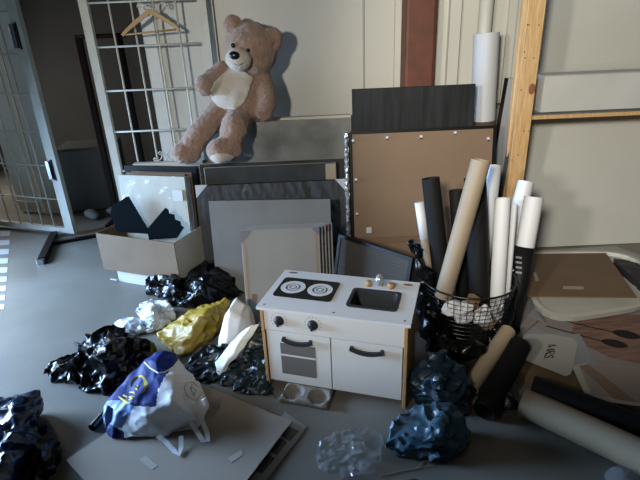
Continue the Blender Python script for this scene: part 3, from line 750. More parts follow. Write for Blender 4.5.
t, W, Hh = in_box('cream canvas in shiny clear wrap standing in the cardboard box', 'wrapped_canvas', (118, 175), (184, 177), 3.39, .04, YR=3.25, cat='canvas')
link('canvas_face', BX((0, 0, 0), (W, .022, Hh)), mat('cream_canvas', (.43, .41, .33), .5), t)
bm = bmesh.new(); nx, nz = 30, 26
G = [[bm.verts.new((-.004+(W+.04)*i/nx, -.008+.006*noise.noise(V(i*.5, j*.4, 3))+(.02*max(0, i-26)/4), Hh*j/nz+.004)) for i in range(nx+1)] for j in range(nz+1)]
for j in range(nz):
    for i in range(nx): bm.faces.new((G[j][i], G[j][i+1], G[j+1][i+1], G[j+1][i]))
link('film', bm, mat('shiny_wrap', (.7, .7, .68), .12, alpha=.10, spec=1, crumple=.5, cscale=9), t, True)
link('paper_label', BX((W-.10, -.014, Hh-.17), (W-.02, -.0125, Hh-.09)), mat('label_paper', (.5, .49, .44), .5), t)
# two dark corner boards forming a V
M_dkgreen = mat('dark_petrol_foam', (.002, .0045, .006), .85, spec=.05)
for k_, (poly, lab) in enumerate((([(128, 196), (112, 206), (110, 214), (117, 232), (150, 234), (147, 228)], 'dark petrol foam board with notched end, left of the V in the box'),
                  ([(147, 229), (165, 208), (168, 210), (169, 214), (174, 215), (175, 220), (180, 222), (181, 226), (184, 228), (177, 238), (149, 240)], 'dark petrol foam board with stepped notches, right of the V in the box'))):
    pts = [at(x_, y_, (3.27, 3.17)[k_]-(x_-112)*.0012) for x_, y_ in poly]; c = pts[0].copy()
    o = link('foam_board', PR([p-c for p in pts], V(0, .010, 0)), M_dkgreen); o.location = c
    tag(o, lab, 'foam board', 'foam boards in the box')
    # extend to the box bottom so that it stands
    me = o.data
# white foam corner right of frame, white board behind box
o = thing('white_board', 'white-topped board standing behind the cardboard box under the bear', 'board', Matrix.Translation((-1.34, 3.52, 0)))
zt2 = at(165, 164, 3.52).z
link('board', BX((0, 0, 0), (.46, .03, zt2-.02)), M_grey, o); link('top_edge', BX((-.02, -.012, zt2-.022), (.5, .05, zt2+.012), .003), M_offwhite, o)
pts = [at(198, 177, 3.16), at(210, 177, 3.16), at(199, 190, 3.16)]

# ------------------------------------------------------------ toy kitchen
KX, KY, KA = -.315, 1.961, math.radians(-17.4)
K = thing('toy_kitchen', 'white wooden toy kitchen with black hob, grey sink and birch sides', 'toy kitchen', Matrix.Translation((KX, KY, 0)) @ Matrix.Rotation(KA, 4, 'Z'))
KW, KD, KH = .72, .40, .468
M_kw = mat('toy_white', (.60, .59, .555), .4); M_ktop = mat('toy_top_white', (.60, .61, .61), .35)
M_kdark = mat('charcoal_plastic', (.022, .025, .027), .5, spec=.3)
# countertop with sink cut-out, rounded corners
sx0, sx1, sy0, sy1 = .42, .635, .105, .262
bm = bmesh.new()
for lo, hi in (((0, 0), (sx0, KD)), ((sx1, 0), (KW, KD)), ((sx0, 0), (sx1, sy0)), ((sx0, sy1), (sx1, KD))):
    box(bm, (lo[0], lo[1], KH-.014), (hi[0], hi[1], KH))
bmesh.ops.remove_doubles(bm, verts=bm.verts, dist=1e-5)
link('countertop', bm, M_ktop, K)
for s in (0, 1):
    x0 = .012 if s == 0 else KW-.028
    link('side_panel', BX((x0, .012, 0), (x0+.016, KD-.01, KH-.0145), .002), M_birch, K, label='birch plywood side panel')
link('back_panel', BX((.03, KD-.03, .05), (KW-.03, KD-.022, KH-.016)), M_kw, K)
link('bottom_shelf', BX((.029, .03, .035), (KW-.029, KD-.032, .047)), M_kw, K)
zc = .338
cp = link('control_panel', BX((.0285, .018, zc), (KW-.0285, .03, KH-.0145), .001), M_kw, K)
link('middle_divider', BX((.345, .034, .048), (.357, KD-.033, zc)), M_kw, K)
for xk in (.105, .272):
    kb = link('knob', LT([(.024, 0), (.024, .008), (.017, .012), (.016, .020), (0, .021)], 28, Matrix.Translation((xk, .0175, .398)) @ Matrix.Rotation(PI/2, 4, 'X')), M_kdark, K, True)
    link('knob_grip', BX((xk-.006, -.009, .376), (xk+.006, -.003, .420), .002), M_kdark, kb)
    bm = bmesh.new()
    for i in range(11):
        a_ = PI*(-.2+1.4*i/10); cx, cz = xk+.039*math.cos(a_), .398+.039*math.sin(a_)
        box(bm, (cx-.0028, .0168, cz-.0028), (cx+.0028, .0178, cz+.0028))
    link('dial_marks', bm, mat('pale_grey_ink', (.33, .33, .32), .6), K)
def hdl(x0, x1, z, par):
    n = 10
    pts = [(x0+(x1-x0)*i/n, -.006+.0*i, z-.016*math.sin(PI*i/n)) for i in range(n+1)]
    bm = bmesh.new(); ribbon(bm, pts, [.014+.006*math.sin(PI*i/n) for i in range(n+1)], .012, V(0, 1, 0))
    box(bm, (x0, -.002, z-.008), (x0+.014, .018, z+.006)); box(bm, (x1-.014, -.002, z-.008), (x1, .018, z+.006))
    return link('handle', bm, M_kdark, par)
od = link('oven_door', BX((.0335, .018, .042), (.352, .033, zc-.004), .001), M_kw, K)
hdl(.118, .264, .304, od)
link('oven_window', BX((.10, .0165, .092), (.278, .0178, .272), .0), mat('smoky_window', (.14, .13, .12), .2, coat=.5), od)
link('oven_rack', BX((.10, .0155, .20), (.278, .0163, .209)), M_kw, od)
cdr = link('cabinet_door', BX((.357, .018, .042), (KW-.0335, .033, zc-.004), .001), M_kw, K)
hdl(.448, .602, .304, cdr)
# hob
hx0, hx1, hy0, hy1 = .035, .332, .115, .312
def rrect(x0, x1, y0, y1, r, z):
    pts = []
    for cx, cy, a0 in ((x1-r, y1-r, 0), (x0+r, y1-r, 90), (x0+r, y0+r, 180), (x1-r, y0+r, 270)):
        for i in range(6): a_ = math.radians(a0+18*i); pts.append(V(cx+r*math.cos(a_), cy+r*math.sin(a_), z))
    return pts
hob = link('hob', PR(rrect(hx0, hx1, hy0, hy1, .02, KH+.0003), V(0, 0, .0035)), mat('hob_black', (.006, .007, .007), .4, spec=.3), K)
for cx in (.112, .252):
    bm = bmesh.new(); zz = KH+.0040
    for ro, ri in ((.063, .038), (.030, .020), (.013, 0)):
        lathe(bm, [(max(ri, .0005), zz), (ro, zz), (ro, zz+.0012), (max(ri, .0005), zz+.0012), (max(ri, .0005), zz)], 40, Matrix.Translation((cx, .214, 0)))
    link('burner_rings', bm, M_ktop, hob)
# sink
bm = bmesh.new(); dz = .085
o_ = [rrect(sx0-.012, sx1+.012, sy0-.012, sy1+.012, .022, KH+.005), rrect(sx0+.004, sx1-.004, sy0+.004, sy1-.004, .02, KH+.005), rrect(sx0+.02, sx1-.02, sy0+.02, sy1-.02, .02, KH-dz)]
o0 = [[bm.verts.new(p) for p in l] for l in ([V(p.x, p.y, KH+.0004) for p in o_[0]], *o_)]
for A, B in zip(o0, o0[1:]):
    for i in range(len(A)): bm.faces.new((A[i], A[(i+1) % len(A)], B[(i+1) % len(A)], B[i]))
bm.faces.new(o0[-1])
sk = link('sink', bm, M_kdark, K)
mod = sk.modifiers.new('s', 'SOLIDIFY'); mod.thickness = .003
# tap and taps
for dx in (-.05, .062):
    link('tap_handle', LT([(.016, 0), (.016, .022), (.014, .025), (0, .025)], 20, Matrix.Translation((.525+dx, .315, KH+.0002))), mat('tap_wood', (.40, .22, .09), .5), K, True)
bm = bmesh.new(); tubepath(bm, [(.532, .335, KH+.0002), (.532, .335, KH+.03), (.532, .33, KH+.045), (.532, .31, KH+.052), (.532, .285, KH+.042)], [.015, .015, .018, .020, .016], 14)
link('faucet', bm, M_chrome, K, True)
for x_, y_ in ((.03, .02), (.37, .02), (.69, .02)):
    link('screw', LT([(.005, 0), (.005, .001), (0, .0012)], 12, Matrix.Translation((x_, y_+.01, KH))), M_kdark, K)
for x_, y_ in ((.055, .375), (.665, .365)):
    link('damaged_corner', LT([(.012, 0), (.004, .004), (0, .004)], 7, Matrix.Translation((x_, y_, KH)) @ Matrix.Diagonal((2.3, .8, 1, 1))), mat('torn_brown', (.12, .07, .04), .8), K)
# cup tray beneath
p = onz(307, 398, 0)
bm = bmesh.new()
t = thing('cup_carrier', 'grey moulded pulp cup carrier on the floor under the toy kitchen', 'cup carrier', Matrix.Translation(p) @ Matrix.Rotation(KA, 4, 'Z'))
M_pulp = mat('grey_pulp', (.2, .18, .15), .9, bump=.5, bscale=60)
n = 34; G = []
for j in range(n+1):
    row = []
    for i in range(n+1):
        x_, y_ = -.125+.25*i/n, -.06+.16*j/n
        z = .035
        for cx in (-.065, .065):
            for cy in (-.01, ):
                r_ = math.hypot(x_-cx, y_-cy)
                if r_ < .043: z = .006+.005*(r_/.043)
                elif r_ < .05: z = .011+(.024)*(r_-.043)/.007
        e = min(i, n-i, j, n-j)
        if e == 0: z = .004
        elif e == 1: z = .028
        row.append(bm.verts.new((x_, y_, z)))
    G.append(row)
for j in range(n):
    for i in range(n): bm.faces.new((G[j][i], G[j][i+1], G[j+1][i+1], G[j+1][i]))
q = link('tray', bm, M_pulp, t, True); s = q.modifiers.new('s', 'SOLIDIFY'); s.thickness = .003

# ------------------------------------------------------------ sheets on the floor
def sheet(name, label, cat, poly, z, m, th=.003, group=None, nm='sheet'):
    pts = [onz(x_, y_, z) for x_, y_ in poly]; c = sum(pts, Vector())/len(pts); c.z = 0
    o = link(name, PR([p-c-V(0, 0, th) for p in pts], V(0, 0, th)), m); o.location = c
    tag(o, label, cat, group); return o, c
# big card sheet, warm back
o, c = sheet('card_sheet', 'large beige cardboard sheet lying under the blue and white carrier bag', 'cardboard sheet', [(66, 460), (186, 378), (292, 421), (244, 484), (225, 520), (120, 520)], .03, M_cardlight, .005)
sheet('black_panel', 'black framed panel lying under the beige cardboard sheet', 'panel', [(120, 430), (284, 425), (240, 492), (200, 520), (110, 500)], .022, M_black, .015)
o, c = sheet('printed_sheet', 'grey and white printed sheet sticking out right of the cardboard', 'printed sheet', [(230, 480), (285, 412), (307, 427), (266, 481), (255, 500), (225, 500)], .005, mat('pale_print', (.26, .25, .24), .4), .002)
for q in ([(274, 432), (284, 424), (299, 431), (290, 441)], [(262, 448), (273, 434), (287, 442), (277, 455)], [(247, 466), (260, 450), (275, 458), (262, 474)]):
    link('printed_picture', PR([onz(x_, y_, .0062)-c for x_, y_ in q], V(0, 0, -.001)), mat('print_dark', (.055, .05, .045), .4), o)
for nm, q in (('tape', [(228, 458), (241, 450), (243, 455), (231, 463)]), ('tape', [(139, 459), (146, 456), (158, 466), (152, 470)])):
    e = bpy.data.objects['card_sheet']; c2 = e.location
    link(nm, PR([onz(x_, y_, .0306)-c2 for x_, y_ in q], V(0, 0, .0008)), mat('beige_tape', (.40, .36, .30), .4), e)

# right heap of prints
base, cb = sheet('flattened_box', 'flattened brown cardboard lying under the prints at right', 'cardboard', [(512, 345), (560, 300), (700, 300), (700, 440), (560, 395), (518, 372)], .04, M_card, .036)
o, c = sheet('photo_poster', 'large dusky pink poster with a wooden platter and black spoons', 'poster', [(508, 322), (530, 290), (720, 285), (720, 415), (600, 378), (560, 350)], .052, mat('dusky_pink', (.25, .215, .20), .5), .004)
plat = [(571, 333), (574, 324), (586, 317), (605, 313), (640, 315), (690, 330), (690, 395), (640, 363), (612, 358), (585, 345)]
link('printed_platter', PR([onz(x_, y_, .0545)-c for x_, y_ in plat], V(0, 0, -.002)), mat('platter_print', (.24, .14, .105), .5, col2=(.13, .075, .055), vscale=10, stretch=(1, 9, 1)), o)
def strokes(par, c, z, lines, m, name='printed_spoon'):
    for pts, w_ in lines:
        bm = bmesh.new(); ribbon(bm, [onz(x_, y_, z)-c for x_, y_ in pts], w_, .0012, V(0, 0, 1)); link(name, bm, m, par)
M_ink = mat('black_ink', (.006, .006, .006), .6)
def spoon(a, b, c_, d_):
    d_ *= 1.5
    n = 12; pts = []; w_ = []
    for i in range(8): t_ = i/7; pts.append((a[0]+(b[0]-a[0])*t_, a[1]+(b[1]-a[1])*t_)); w_.append(.008)
    for i in range(1, n+1): t_ = i/n; pts.append((b[0]+(c_[0]-b[0])*t_, b[1]+(c_[1]-b[1])*t_)); w_.append(max(.004, d_*math.sin(PI*t_)**.6))
    return pts, w_
strokes(o, c, .0560, [spoon((546, 326), (601, 341), (628, 346), .05), spoon((560, 320), (612, 332), (641, 337), .055)], M_ink)
o, c = sheet('art_print', 'blue-grey paper sheet under the white text print', 'paper sheet', [(518, 318), (548, 333), (580, 334), (597, 366), (560, 372), (528, 352)], .058, mat('blue_grey_paper', (.24, .25, .26), .6), .002)
o, c = sheet('art_print', 'white print with black MRS. lettering lying on the heap', 'print', [(523, 334), (549, 334), (573, 338), (578, 343), (571, 374), (566, 376), (521, 358)], .062, mat('cream_print_dimmed', (.34, .335, .30), .6), .002)  # paper colour darkened to stand in for the weak light here
# MRS. lettering: rows read downwards, letters turned a quarter turn
def P_(u_, v_):   # u along reading direction (0..1 over word), v across letter height (0 foot..1 top)
    A = (548.8, 344.0); Bb = (543.5, 359.5)     # foot line start/end
    A2 = (556.0, 345.0); B2 = (552.5, 360.0)    # top line start/end
    fx, fy = A[0]+(Bb[0]-A[0])*u_, A[1]+(Bb[1]-A[1])*u_
    tx, ty = A2[0]+(B2[0]-A2[0])*u_, A2[1]+(B2[1]-A2[1])*u_
    return (fx+(tx-fx)*v_, fy+(ty-fy)*v_)
def arc(cx, cy, rx, ry, a0, a1, n=10): return [(cx+rx*math.cos(math.radians(a0+(a1-a0)*i/n)), cy+ry*math.sin(math.radians(a0+(a1-a0)*i/n))) for i in range(n+1)]
LT_ = [([(.02, 0), (.02, 1)], .0022), ([(.02, 1), (.17, 0)], .0075), ([(.17, 0), (.32, 1)], .0022), ([(.34, 1), (.34, 0)], .0075),
       ([(.44, 0), (.44, 1)], .0075), ([(.44, 1)]+arc(.52, .75, .09, .25, 90, -90)+[(.44, .5)], .004), ([(.52, .5), (.64, 0)], .0075),
       ([(.86, .8)]+arc(.78, .75, .08, .24, 20, 180, 6)+[(.75, .55), (.84, .42)]+arc(.78, .25, .09, .25, 20, -170, 8), .006), ([(.95, 0), (.95, .1)], .007)]
for pts, w_ in LT_:
    bm = bmesh.new(); ribbon(bm, [onz(*P_(*p), .0623)-c for p in pts], w_, .0012, V(0, 0, 1)); link('printed_letter', bm, M_ink, o)
o, c = sheet('art_print', 'blush print with white border and tan diagonal, lowest on the right heap', 'print', [(572, 366), (586, 363), (640, 368), (720, 380), (720, 424), (640, 406), (587, 399)], .066, mat('print_border', (.36, .36, .32), .6), .002)
link('printed_picture', PR([onz(x_, y_, .0665)-c for x_, y_ in ((579, 366), (588, 363.5), (640, 368.5), (719, 381), (719, 420), (640, 403), (592, 394))], V(0, 0, .0006)), mat('blush', (.27, .22, .20), .6), o)
link('printed_picture', PR([onz(x_, y_, .0675)-c for x_, y_ in ((579, 366), (589, 365), (637, 402), (615, 399))], V(0, 0, .0006)), mat('tan_print', (.21, .13, .09), .6), o)
for k_, (q, lab) in enumerate((([(506, 318), (520, 306), (540, 318), (528, 330)], 'pink paper scrap beside the basket'), ([(514, 296), (530, 300), (545, 322), (522, 314)], 'grey paper scrap under the tray corner'))):
    sheet('paper_scrap', lab, 'paper scrap', q, .072+.004*k_, mat('scrap_%d' % k_, ((.22, .17, .16), (.2, .2, .21))[k_], .7), .002)
# tray with brown cardboard
zt = .14
def smooth_poly(pts, n=5):
    out = []
    for i in range(len(pts)):
        p0, p1, p2 = Vector(pts[i-1]), Vector(pts[i]), Vector(pts[(i+1) % len(pts)])
        r_ = .35
        a_, b_ = p1.lerp(p0, r_), p1.lerp(p2, r_)
        for j in range(n+1): u_ = j/n; out.append((a_*(1-u_)**2+p1*2*u_*(1-u_)+b_*u_**2))
    return out
out = smooth_poly([(509, 250), (542, 323), (668, 303), (640, 250)], 6)
pts = [onz(x_, y_, zt) for x_, y_ in out]; c = sum(pts, Vector())/len(pts); c.z = 0
t = thing('plastic_tray', 'off-white shallow tray with rounded corners lying on the prints', 'tray', Matrix.Translation(c))
bm = bmesh.new()
cc = Vector((0, 0, 0)); ring = []
for s_, z_ in ((.97, zt-.035), (1.0, zt), (.93, zt+.002), (.915, zt-.022)): ring.append([bm.verts.new(((p.x-c.x)*s_, (p.y-c.y)*s_, z_)) for p in pts])
for A, B in zip(ring, ring[1:]):
    for i in range(len(A)): bm.faces.new((A[i], A[(i+1) % len(A)], B[(i+1) % len(A)], B[i]))
bm.faces.new(ring[-1]); bm.faces.new(ring[0][::-1])
link('shell', bm, mat('tray_white', (.40, .385, .33), .35), t)
link('foot_block', BX((-.25, -.2, .075), (.2, .2, zt-.036)), M_card, t)
o, c = sheet('brown_board', 'dark brown cardboard sheet lying in the white tray', 'cardboard sheet', [(522, 254), (606, 253), (637, 297), (527, 296), (519, 275)], zt+.02, mat('dark_card', (.13, .082, .045), .7, vary=.15, vscale=3), .005)
link('tape', PR([onz(x_, y_, zt+.0205)-c for x_, y_ in ((563, 286), (583.5, 286.5), (583.5, 289.5), (563, 289))], V(0, 0, .0006)), mat('clear_tape', (.25, .21, .16), .35), o)
link('tape', PR([onz(x_, y_, zt+.0205)-c for x_, y_ in ((533, 273), (536, 272), (539, 281), (535.5, 281))], V(0, 0, .0006)), MATS['clear_tape'], o)
# clear film behind, hanging on the wall
bm = bmesh.new(); nx, nz = 50, 40
def fp(i, j):
    u_, v_ = i/nx, j/nz
    X = 1.55+1.5*u_; Zz = .92-.83*v_; Yy = 3.765-.32*v_-.12*v_**3+.02*noise.noise(V(u_*4, v_*3, 0))
    return V(X, Yy, Zz)
G = [[bm.verts.new(fp(i, j)) for i in range(nx+1)] for j in range(nz+1)]
for j in range(nz):
    for i in range(nx): bm.faces.new((G[j][i], G[j][i+1], G[j+1][i+1], G[j+1][i]))
o = link('plastic_sheet', bm, M_filmflat, None, True); tag(o, 'clear plastic sheet draped against the wall under the shelf', 'plastic sheet')
bm = bmesh.new(); prism(bm, [V(1.60, 3.50, .003), V(1.60, 3.53, .003), V(1.60, 3.87, 1.0), V(1.60, 3.84, 1.0)], V(1.6, 0, 0))
tag(link('white_board', bm, mat('board_offwhite', (.54, .53, .46), .4)), 'off-white board leaning on the wall under the shelf', 'board')
hull_bag('bin_bag', 'dark plastic bag lying behind the tray at the right edge', 'bag', [[(612, 256, .19), (630, 259, .2), (652, 266, .2), (674, 292, .17), (648, 292, .165), (624, 270, .165)]], mat('charcoal_bag', (.02, .018, .018), .45, crumple=.12), 15, a1=.01, a2=.005)
sheet('paper_sheet', 'pale paper sheet lying flat between the tray and the wall', 'paper sheet', [(540, 250), (615, 246), (660, 262), (700, 300), (560, 262)], .09, mat('pale_liner', (.3, .29, .26), .5), .003)

# ------------------------------------------------------------ bags
hull_bag('bin_bag', 'glossy black bin bag slumped beside the cardboard box', 'bag', [[(145, 287, .03), (150, 277, .08), (166, 267, .14), (184, 272, .12), (195, 300, .03), (170, 304, .01), (150, 297, .01), (175, 285, .17)], [(184, 272, .12), (205, 262, .17), (222, 264, .16), (235, 276, .1), (238, 296, .03), (215, 304, .03), (192, 312, .01), (178, 306, .02), (205, 280, .22)]], M_plasticblack, 1, a2=.010, a1=.034)
hull_bag('bin_bag', 'large glossy black bin bag in the middle of the left floor', 'bag', [[(38, 376, .01), (50, 362, .05), (72, 349, .08), (90, 350, .1), (90, 388, .01), (62, 388, .01), (72, 362, .11)], [(74, 345, .08), (95, 325, .15), (112, 323, .16), (132, 332, .13), (152, 342, .07), (155, 362, .03), (130, 382, .01), (104, 393, .01), (84, 390, .01), (105, 345, .21)]], M_plasticblack, 2, a1=.042, a2=.011)
hull_bag('bin_bag', 'navy blue bin bag in the lower left corner', 'bag', [[(-14, 402, .13), (16, 399, .15), (40, 387, .13), (46, 396, .08), (34, 424, .03), (10, 440, .12), (-14, 470, .05)], [(-14, 430, .12), (49, 423, .06), (44, 434, .03), (18, 480, .03), (-14, 492, .1), (10, 430, .18)]], M_bluebag, 3, a1=.035, s1=6, a2=.007)
hull_bag('bin_bag', 'small black bin bag beside the navy one, lower left', 'bag', [[(36, 441, .06), (56, 436, .05), (67, 446, .02), (48, 480, .01), (20, 490, .02), (30, 455, .08)]], M_plasticblack, 4, a1=.018)
hull_bag('plastic_bag', 'crumpled white plastic bag behind the big black bin bag', 'bag', [[(98, 332, .01), (116, 322, .03), (134, 317, .05), (145, 325, .05), (130, 338, .01), (108, 337, .01)], [(132, 310, .05), (139, 302, .08), (152, 298, .09), (166, 302, .08), (177, 314, .03), (168, 326, .01), (148, 332, .01), (152, 308, .11)]], M_whitebag, 5, a1=.022)
hull_bag('plastic_bag', 'mustard yellow plastic bag behind the carrier bag', 'bag', [[(157, 334, .04), (172, 322, .08), (190, 311, .12), (212, 303, .14), (228, 297, .14), (232, 306, .1), (224, 324, .05), (205, 342, .03), (186, 353, .02), (170, 356, .01), (200, 318, .17)]], M_yellow, 6, a1=.022, a2=.008)
hull_bag('bin_bag', 'dark teal plastic bag under the yellow bag', 'bag', [[(183, 368, .03), (194, 350, .09), (206, 340, .13), (224, 338, .13), (236, 350, .1), (243, 368, .05), (205, 384, .01), (190, 382, .01)], [(225, 370, .05), (246, 362, .06), (272, 383, .03), (277, 396, .01), (240, 392, .01), (215, 384, .01)]], M_tealbag, 7, a1=.022)
hull_bag('bin_bag', 'dark teal plastic bag leaning on the kitchen left side', 'bag', [[(241, 372, .03), (250, 340, .14), (261, 320, .2), (264, 345, .12), (268, 372, .03), (270, 392, .01), (248, 390, .01), (243, 350, .1)]], M_tealbag, 8, a1=.018)
hull_bag('bin_bag', 'dusty blue bin bag on the floor right of the toy kitchen, lower one', 'bag', [[(381, 442, .02), (388, 430, .05), (400, 418, .09), (414, 405, .13), (433, 404, .15), (436, 440, .1), (424, 458, .01), (400, 453, .01), (391, 459, .01)], [(430, 405, .14), (452, 402, .13), (468, 415, .09), (473, 436, .03), (460, 452, .01), (440, 462, .01), (424, 456, .01), (440, 420, .17)]], M_blue2, 9, a1=.028)
hull_bag('bin_bag', 'darker blue bin bag between the toy kitchen and the basket', 'bag', [[(411, 376, .15), (424, 350, .27), (440, 346, .28), (460, 362, .2), (468, 390, .1), (470, 410, .03), (440, 412, .03), (420, 402, .05), (440, 380, .22)]], mat('deep_blue_bag', (.010, .026, .042), .4, crumple=.12, cscale=9), 10, a1=.028)
ground_bag('bin_bag', 'small navy bag tucked under the slanted black roll', 'bag', [(500, 402, .04, .07, .06, .045), (513, 405, .03, .05, .04, .035)], mat('night_blue_bag', (.01, .016, .028), .3, crumple=.4), 11, a1=.015)
hull_bag('plastic_bag', 'crumpled clear plastic film on the floor below the toy kitchen', 'plastic film', [[(315, 455, .03), (322, 440, .06), (338, 430, .08), (352, 428, .08), (365, 440, .07), (362, 470, .02), (345, 482, .01), (325, 474, .01)], [(350, 430, .06), (368, 424, .05), (382, 436, .03), (385, 458, .01), (370, 474, .01), (350, 470, .02)]], M_film, 12, a1=.02, a2=.014, s2=26)
ground_bag('plastic_bag', 'clear bubble film at the lower right corner beside the kraft tube', 'plastic film', [(625, 478, .03, .06, .05, .04), (648, 474, .03, .06, .05, .04)], M_film, 13, a1=.015)
ground_bag('net_bag', 'black netting lying at the bottom edge of the floor', 'netting', [(415, 486, .02, .09, .03, .02), (390, 488, .02, .06, .03, .015)], M_blackpaper, 14, a1=.012, a2=.01, s2=50)
# foam sheet, curved white pieces
def curved_sheet(name, label, cat, rows, Ys, m, th=.006, amp=.014, parent=None):
    bm = bmesh.new(); G = []
    for j, (row, yy) in enumerate(zip(rows, Ys)):
        G.append([bm.verts.new(at(p[0], p[1], yy+p[2] if len(p) > 2 else yy)) for p in row])
    for A, B in zip(G, G[1:]):
        for i in range(len(A)-1): bm.faces.new((A[i], A[i+1], B[i+1], B[i]))
    c = G[0][0].co.copy(); c.z = 0
    for r_ in G:
        for v in r_: v.co -= c
    bmesh.ops.subdivide_edges(bm, edges=bm.edges, cuts=4, use_grid_fill=True)
    for v in bm.verts: v.co += amp*(1-2*abs(noise.noise(v.co*9+c)))*Vector((.3, -.8, .4))+amp*.5*noise.noise_vector(v.co*22)
    o = link(name, bm, m, parent, True); o.location = c - (parent.location if parent else Vector())
    s = o.modifiers.new('t', 'SOLIDIFY'); s.thickness = th
    return tag(o, label, cat) if not parent else o
curved_sheet('foam_sheet', 'white folded foam sheet standing behind the teal bag', 'foam sheet',
    [[(233, 302, 0), (237, 297, -.03), (244, 303, -.06), (250, 307, .0), (254, 316, .03)], [(224, 316, 0), (229, 310, -.05), (239, 318, -.08), (248, 322, -.02), (255, 326, .02)], [(219, 336, 0), (226, 338, -.07), (236, 343, -.07), (246, 340, -.03), (252, 334, 0)], [(218, 352, .02), (223, 358, -.02), (231, 358, -.04), (238, 350, -.02), (243, 344, 0)]], [2.45, 2.36, 2.28, 2.22], M_foam, .003)
curved_sheet('foam_sheet', 'white pointed foam strip hanging down in front of the teal bag', 'foam sheet',
    [[(246, 328, .03), (252, 324, -.01), (259, 324, 0)], [(232, 340, .03), (240, 340, -.03), (251, 338, 0)], [(222, 354, .02), (231, 358, -.03), (240, 352, 0)], [(215, 362, .02), (221, 370, -.02), (229, 365, 0)], [(216, 372, 0), (219, 375, -.01), (223, 373, 0)]], [2.22, 2.16, 2.10, 2.07, 2.05], M_foam, .003)
# bottle end
o = roll_floor('dark green bottle end by the cardboard corner', 92, 428, .02, 104, 415, .02, .02, mat('bottle_green', (.006, .02, .014), .1), name='bottle', cat='bottle', mouth=.02)
# straw / splinters
for i, q in enumerate(([(380, 476), (405, 470), (430, 466), (446, 458)], [(415, 470), (422, 462), (430, 460), (436, 464)], [(459, 452), (466, 454)])):
    o = link('straw', TP([onz(x_, y_, .004) for x_, y_ in q], .0015, 5), mat('straw_tan', (.28, .22, .12), .8)); tag(o, ['long tan straw on the floor beside the dark netting', 'bent straw twig near the netting', 'short straw beside the dusty blue bag'][i], 'straw', 'straws on the floor')
for i, q in enumerate(((85, 283), (98, 304), (92, 280), (108, 284))):
    pass

# ------------------------------------------------------------ carrier bag
bl = []
ZB = .03
def cz(x_, y_, z): return onz(x_, y_, z)
hp_ = [at(*q) for q in ((156, 350, 2.0), (174, 352, 2.0), (146, 355, 1.98), (130, 371, 1.92), (113, 393, 1.86), (184, 364, 1.98), (191, 378, 1.94))]+[onz(*q) for q in ((104, 406, .10), (104, 425, .06), (108, 436, .036), (122, 441, .036), (152, 437, .04), (178, 431, .05), (200, 422, .06), (208, 408, .06), (206, 392, .09), (170, 405, .17), (135, 402, .17))]
hp_ += [Vector((p.x, p.y, .034)) for p in hp_]
o = hullobj([hp_], .0055, 5); crumple(o, .014, 6, .005, 13, 21, floor=.034, facet=0)
o.name = 'carrier_bag'; BAG = o
mw_ = mat('carrier_white', (.72, .72, .72), .55, crumple=.08, cscale=12); mb_ = mat('carrier_blue', (.009, .022, .13), .55, spec=.2, crumple=.08, cscale=12); ml_ = mat('carrier_pale_blue', (.17, .26, .52), .5, crumple=.08, cscale=12)
for m_ in (mw_, mb_, ml_): o.data.materials.append(m_)
def inp(poly, x, y):
    c_ = False; j = len(poly)-1
    for i in range(len(poly)):
        xi, yi = poly[i]; xj, yj = poly[j]
        if (yi > y) != (yj > y) and x < (xj-xi)*(y-yi)/(yj-yi)+xi: c_ = not c_
        j = i
    return c_
blueP = [(96, 402), (104, 385), (122, 362), (138, 342), (155, 335), (180, 345), (178, 360), (165, 376), (158, 390), (156, 407), (135, 406), (118, 400)]
blue2 = [(100, 418), (124, 432), (126, 452), (100, 450)]
paleP = [(100, 398), (118, 400), (135, 405), (130, 415), (122, 428), (100, 424)]
for p in o.data.polygons:
    p.use_smooth = True
    x_, y_ = px(p.center)
    p.material_index = 1 if inp(blueP, x_, y_) or inp(blue2, x_, y_) else 2 if inp(paleP, x_, y_) else 0
cB = sum((v.co for v in o.data.vertices), Vector())/len(o.data.vertices); cB.z = .031
o.data.transform(Matrix.Translation(-cB)); o.location = cB
tag(o, 'blue and white plastic carrier bag with yellow lettering on the cardboard sheet', 'carrier bag')
bvb = BVHTree.FromPolygons([v.co.copy() for v in o.data.vertices], [tuple(p.vertices) for p in o.data.polygons])
def on_bag(pts, w_, m, name, lift=.003, t=.0015):
    out, nr = [], []
    fine = []
    for a_, b_ in zip(pts, pts[1:]):
        for k in range(4): fine.append((a_[0]+(b_[0]-a_[0])*k/4, a_[1]+(b_[1]-a_[1])*k/4))
    fine.append(pts[-1])
    for x_, y_ in fine:
        d = ray(x_, y_).normalized(); h, nn, _, _ = bvb.ray_cast(CAM-cB, d)
        if h is None: continue
        out.append(h-d*lift); nr.append(-d)
    if len(out) < 2: return
    n_ = len(out); ww = [w_*(.35+.65*math.sin(PI*i/(n_-1))) if w_ > .006 else w_ for i in range(n_)]
    bm = bmesh.new(); ribbon(bm, out, ww, t, nr); link(name, bm, m, BAG)
M_gold = mat('gold_print', (.62, .50, .12), .7, spec=.1)
on_bag([(131, 386.5), (133, 381), (138, 377), (142, 376)], .017, M_gold, 'printed_logo')
on_bag([(141.5, 375.5), (145, 380), (146.5, 386), (144, 391), (140.5, 393.5)], .017, M_gold, 'printed_logo')
on_bag([(134.5, 387.5), (137.5, 390), (138, 386), (136, 385.5), (135, 389)], .006, M_gold, 'printed_letter')
on_bag([(129, 392), (134, 392.5), (134.5, 395)], .007, M_gold, 'printed_letter')
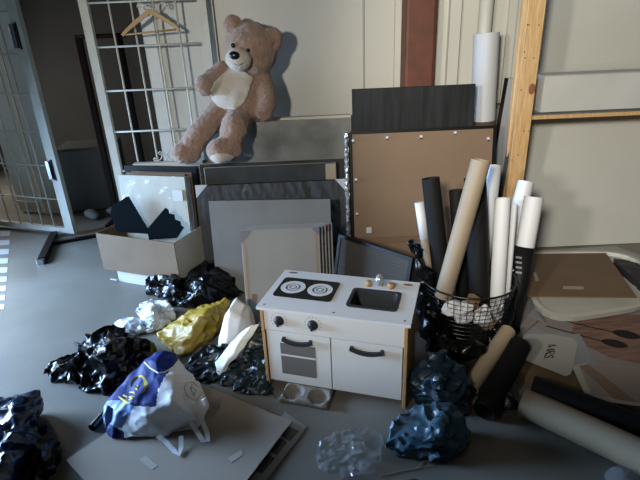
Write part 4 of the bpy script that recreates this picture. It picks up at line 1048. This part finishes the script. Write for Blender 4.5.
on_bag([(134, 396), (129, 397), (133, 399), (128, 399.5)], .007, M_gold, 'printed_letter')
on_bag([(118.5, 396.5), (123, 400), (127, 403), (130, 403.5)], .010, M_gold, 'printed_letter')
on_bag([(123, 395), (127, 397), (126, 402)], .006, M_gold, 'printed_letter')
on_bag([(144, 362), (150, 368), (158, 373), (165, 372), (173, 367)], .005, mw_, 'white_line')
M_sk = mat('grey_line_print', (.12, .12, .10), .6)
for q in ([(187, 382), (184, 388), (186, 394), (190, 398)], [(188, 383), (193, 382), (198, 387)], [(189, 388), (194, 388), (196, 392), (192, 395)], [(190, 398), (196, 401), (199, 397), (203, 390)], [(192, 384), (191, 390), (195, 396)]):
    on_bag(q, .0018, M_sk, 'printed_drawing')
def handle(pts, w_=.020):
    P3 = [onz(x_, y_, z)-cB for x_, y_, z in pts]; bm = bmesh.new(); ribbon(bm, P3, w_, .0018, V(0, 0, 1)); link('handle', bm, mw_, BAG)
handle([(158, 436, .06), (166, 442, .05), (174, 451, .040), (179, 455, .038), (181, 448, .04), (181, 436, .06)])
handle([(190, 422, .08), (197, 432, .05), (203, 441, .040), (208, 441, .038), (207, 433, .045), (202, 420, .07)])
fr = curved_sheet('front_panel', '', '', [[(106, 404), (118, 409), (132, 411), (148, 409), (164, 412), (180, 411), (194, 404), (206, 396)],
     [(105, 416), (118, 420), (133, 422), (148, 421), (164, 424), (180, 422), (195, 416), (207, 409)],
     [(106, 428), (119, 434), (134, 435), (149, 435), (165, 434), (180, 431), (193, 427), (203, 421)],
     [(108, 434), (121, 442), (136, 442), (151, 441), (166, 438), (180, 434), (192, 430), (200, 425)]], [1.735, 1.695, 1.66, 1.655], mw_, .0015, .012, BAG)
fr.data.materials.append(ml_); fr.data.materials.append(mb_)
off_ = fr.matrix_basis.translation + BAG.location
for p in fr.data.polygons:
    x_, y_ = px(p.center+off_); p.material_index = 2 if (x_ < 124 and y_ > 424) else 1 if x_ < 131 else 0
for v in fr.data.vertices:
    if (v.co+off_).z < .034: v.co.z = .034-off_.z
